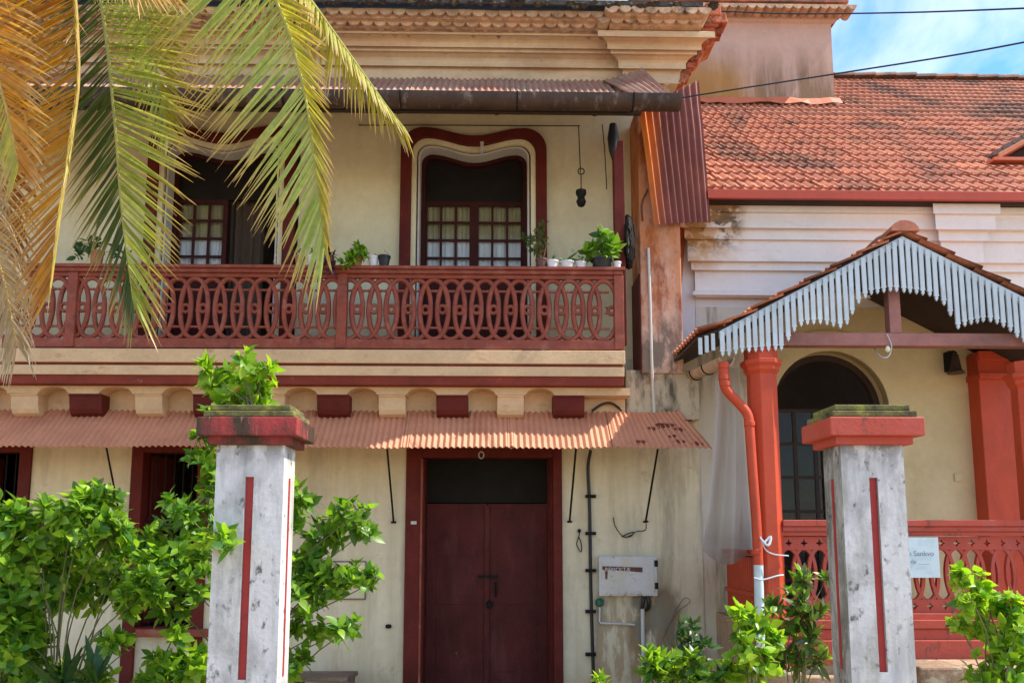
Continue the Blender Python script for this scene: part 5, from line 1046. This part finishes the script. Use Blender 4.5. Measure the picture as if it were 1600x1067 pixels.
# ================================================================== COCONUT PALM
tb_ = Vector((P(-330, 1000, -5.0).x, -5.0, 0)); crown = P(-90, -470, -4.9)
palm = thing('coconut_palm', 'coconut palm with yellow green fronds hanging in from the upper left', 'palm tree', tuple(tb_))
tr = catmull([tb_, tb_ + Vector((.1, 0, crown.z * .5)), crown], 14)
b = MB().tube(tr, [.17 - .05 * i / len(tr) + .008 * (i % 2) for i in range(len(tr))], 12); b.build('trunk', m_bark, palm, smooth=True)
m_rach = M('frond_rachis', (.36, .36, .08), .5, .15, 6, bump=.1); m_rach2 = M('dry_rachis', (.45, .3, .08), .6, .15, 6, bump=.1)
LF = dict(yg=leafmat('frond_yellow_green', (.26, .34, .05), (.46, .53, .14), (.5, .33, .12), .35, .3), gr=leafmat('frond_green_shaded', (.03, .07, .012), (.09, .14, .02), (.4, .35, .12), .3, .4),  # gr: green darkened, with shade mixed into its colour
          orr=leafmat('frond_orange', (.4, .15, .01), (.6, .32, .02), (.5, .33, .16), .35, .45), ye=leafmat('frond_yellow', (.34, .33, .04), (.48, .42, .05), (.5, .34, .14), .35, .4), br=leafmat('frond_straw', (.42, .32, .2), (.34, .25, .14), (.45, .38, .28), .25, .7))
allleaf = []
def frond(pts, SL, SR, lenL, lenR, mat, rmat, spread=(62, 22), droop=.25, sp_=.0205, w0=.0175, start=.12, skipL=False, matR=None, spR=None):
    pts = [crown] + [P(*p) for p in pts]; path = catmull(pts, 14)
    fr = MB().tube(path, [.02 - .017 * i / (len(path) - 1) for i in range(len(path))], 6).build('frond', rmat, palm, smooth=True)
    # arc length resample
    ds = [0]; 
    for a, b_ in zip(path, path[1:]): ds.append(ds[-1] + (b_ - a).length)
    Lt = ds[-1]; s_ = Lt * start; ln = []
    while s_ < Lt:
        i = max(0, min(len(path) - 2, int(np.searchsorted(ds, s_)) - 1)); u = (s_ - ds[i]) / (ds[i + 1] - ds[i] + 1e-9); p = path[i].lerp(path[i + 1], u); T = (path[i + 1] - path[i]).normalized(); f = s_ / Lt
        for side, (Sv, ll) in enumerate(((SL, lenL), (SR, lenR))):
            Sv = Vector(Sv).normalized(); L_ = ll * (min(1, .5 + f * 1.2) if f < .45 else 1 - .55 * ((f - .45) / .55) ** 1.6) * random.uniform(.88, 1.08)
            s0, s1 = (spR or spread) if side else spread
            an = R(s0 + (s1 - s0) * f ** 2.2 + random.gauss(0, 3)); Sp = (Sv - T * Sv.dot(T)).normalized(); d = (T * math.cos(an) + Sp * math.sin(an)).normalized()
            ln.append((p + T * random.uniform(-.004, .004), d, L_, T, Sp, side, droop * random.uniform(.6, 1.3)))
        s_ += sp_
    for (p, d, L_, T, Sp, side, dr) in ln:
        if random.random() < .05: continue
        if random.random() < .08: L_ *= random.uniform(.45, .8)
        v = []; al = []; n_ = 6; nrm = T.cross(Sp).normalized(); ro = Matrix.Rotation(random.gauss(0, .45), 3, d); wv = ro @ d.cross(nrm).normalized(); nrm = ro @ nrm
        pos = p.copy(); dd = d.copy(); seg = L_ / n_
        kink = random.random() < .06
        for i in range(n_ + 1):
            t = i / n_; hw = w0 / 2 * (min(1, .45 + t * 2.2) if t < .3 else (1 - ((t - .3) / .7) ** 1.5)) + .0008
            v += [tuple(pos - wv * hw + nrm * hw * .5), tuple(pos), tuple(pos + wv * hw + nrm * hw * .5)]; al += [t] * 3
            dd = (dd + Vector((0, 0, -1)) * dr * (.15 + 2.2 * t * t) / n_).normalized()
            if kink and i == 3: dd = (dd + Vector((random.gauss(0, .4), 0, -.7))).normalized()
            pos = pos + dd * seg
        allleaf.append((fr, v, al, matR if (side == 1 and matR) else mat, p))
frond([(150, -300, -4.5), (330, -170, -4.35), (430, 0, -4.3), (470, 120, -4.3), (492, 250, -4.3), (507, 385, -4.3)], (-1, .1, -.05), (.75, -.55, -.1), .95, .46, LF['yg'], m_rach, (92, 16), .16, matR=LF['ye'], spR=(50, 10))
frond([(230, -300, -4.2), (380, -130, -4.0), (470, -20, -3.95), (550, 90, -3.9), (600, 160, -3.9), (628, 195, -3.9)], (-.5, .2, -1), (.1, -.75, -1), .55, .42, LF['ye'], m_rach, (75, 18), .2)
frond([(20, -260, -4.35), (130, -110, -4.1), (160, 20, -4.05), (178, 180, -4.05), (190, 330, -4.05), (208, 470, -4.05)], (-.9, .3, -.1), (1, -.25, 0), .7, .85, LF['gr'], m_rach, (84, 16), .14, matR=LF['yg'])  # left leaflets in darkened green: that side's shadow is put into the colour
frond([(10, -260, -4.8), (100, -90, -4.65), (122, 90, -4.6), (113, 210, -4.6), (95, 330, -4.6), (80, 450, -4.6)], (-1, .1, .25), (.45, -.9, -.15), .75, .42, LF['orr'], m_rach2, (92, 20), .22, matR=LF['ye'], spR=(60, 12), sp_=.019)
frond([(-60, -220, -5.0), (20, -150, -4.95), (110, -95, -4.9), (190, -50, -4.9), (260, -20, -4.9)], (-.15, -.3, -1), (.9, -.2, -.8), .5, .66, LF['ye'], m_rach2, (78, 30), .14, matR=LF['orr'])
frond([(-100, -200, -5.1), (-60, -60, -5.1), (-20, 60, -5.05), (10, 170, -5.05), (30, 260, -5.05)], (-.8, 0, -.4), (1, -.1, -.4), .5, .5, LF['ye'], m_rach2, (75, 22), .3, matR=LF['orr'])
frond([(40, -300, -4.2), (150, -160, -3.95), (210, -50, -3.9), (236, 60, -3.9), (262, 210, -3.9)], (-.7, .4, -.5), (.9, 0, -.5), .55, .5, LF['yg'], m_rach, (75, 22), .2, matR=LF['ye'])
frond([(-130, -100, -4.5), (-75, 140, -4.45), (-28, 320, -4.4), (6, 440, -4.4), (26, 540, -4.4)], (-.7, .3, -.6), (.8, -.3, -.6), .62, .62, LF['br'], m_rach2, (70, 30), 1.3, sp_=.016, w0=.013)
frond([(-60, -200, -4.4), (-25, 0, -4.3), (-5, 160, -4.25), (8, 300, -4.25), (20, 430, -4.25)], (-1, .2, -.2), (1, -.2, -.15), .6, .62, LF['orr'], m_rach2, (80, 16), .4)
frond([(-200, -560, -4.6), (-330, -560, -4.4), (-480, -420, -4.2), (-560, -200, -4.1)], (0, -.6, -1), (0, .8, -1), .5, .5, LF['gr'], m_rach, (60, 20), .5, sp_=.03)
frond([(-160, -600, -5.3), (-300, -600, -5.7), (-420, -450, -6.0), (-480, -250, -6.1)], (0, -.6, -1), (.3, .8, -1), .5, .5, LF['yg'], m_rach, (60, 20), .5, sp_=.03)
frond([(0, -560, -4.4), (120, -640, -3.9), (260, -600, -3.4), (380, -480, -3.0)], (-.3, -.6, -1), (.3, .8, -1), .5, .5, LF['gr'], m_rach, (60, 20), .5, sp_=.03)
def vis_(q):
    p = project(q[4]); return (0 if -60 < p[0] < 700 and -60 < p[1] < 700 else 1, p[2])
order = sorted(range(len(allleaf)), key=lambda i: vis_(allleaf[i]))
FA = [(3 * i + a, 3 * i + a + 1, 3 * i + a + 4, 3 * i + a + 3) for i in range(6) for a in (0, 1)]
base = WL[palm.name]
def leafobj(name, items, mat, parent, stuff=False):
    vs = []; fs = []; al = []; o0 = WL[parent.name]
    for it in items:
        k_ = len(vs); vs += [tuple(Vector(v) - o0) for v in it[1]]; fs += [tuple(i + k_ for i in f) for f in FA]; al += it[2]
    me = bpy.data.meshes.new(name); me.from_pydata(vs, [], fs); me.materials.append(mat); me.shade_smooth(); at = me.attributes.new('along', 'FLOAT', 'POINT'); at.data.foreach_set('value', al)
    o = bpy.data.objects.new(name, me); C.objects.link(o); o.parent = parent; WL[o.name] = o0.copy()
    if stuff: o['kind'] = 'stuff'
inview = [i for i in order if vis_(allleaf[i])[0] == 0]; pick = set(inview[::max(1, len(inview) // 300)][:300])
for i in pick: leafobj('leaflet', [allleaf[i]], allleaf[i][3], allleaf[i][0])
rest = {}
for i in range(len(allleaf)):
    if i not in pick: rest.setdefault((allleaf[i][0].name, allleaf[i][3].name), []).append(allleaf[i])
for k_, its in rest.items(): leafobj('leaflets', its, its[0][3], its[0][0], True)
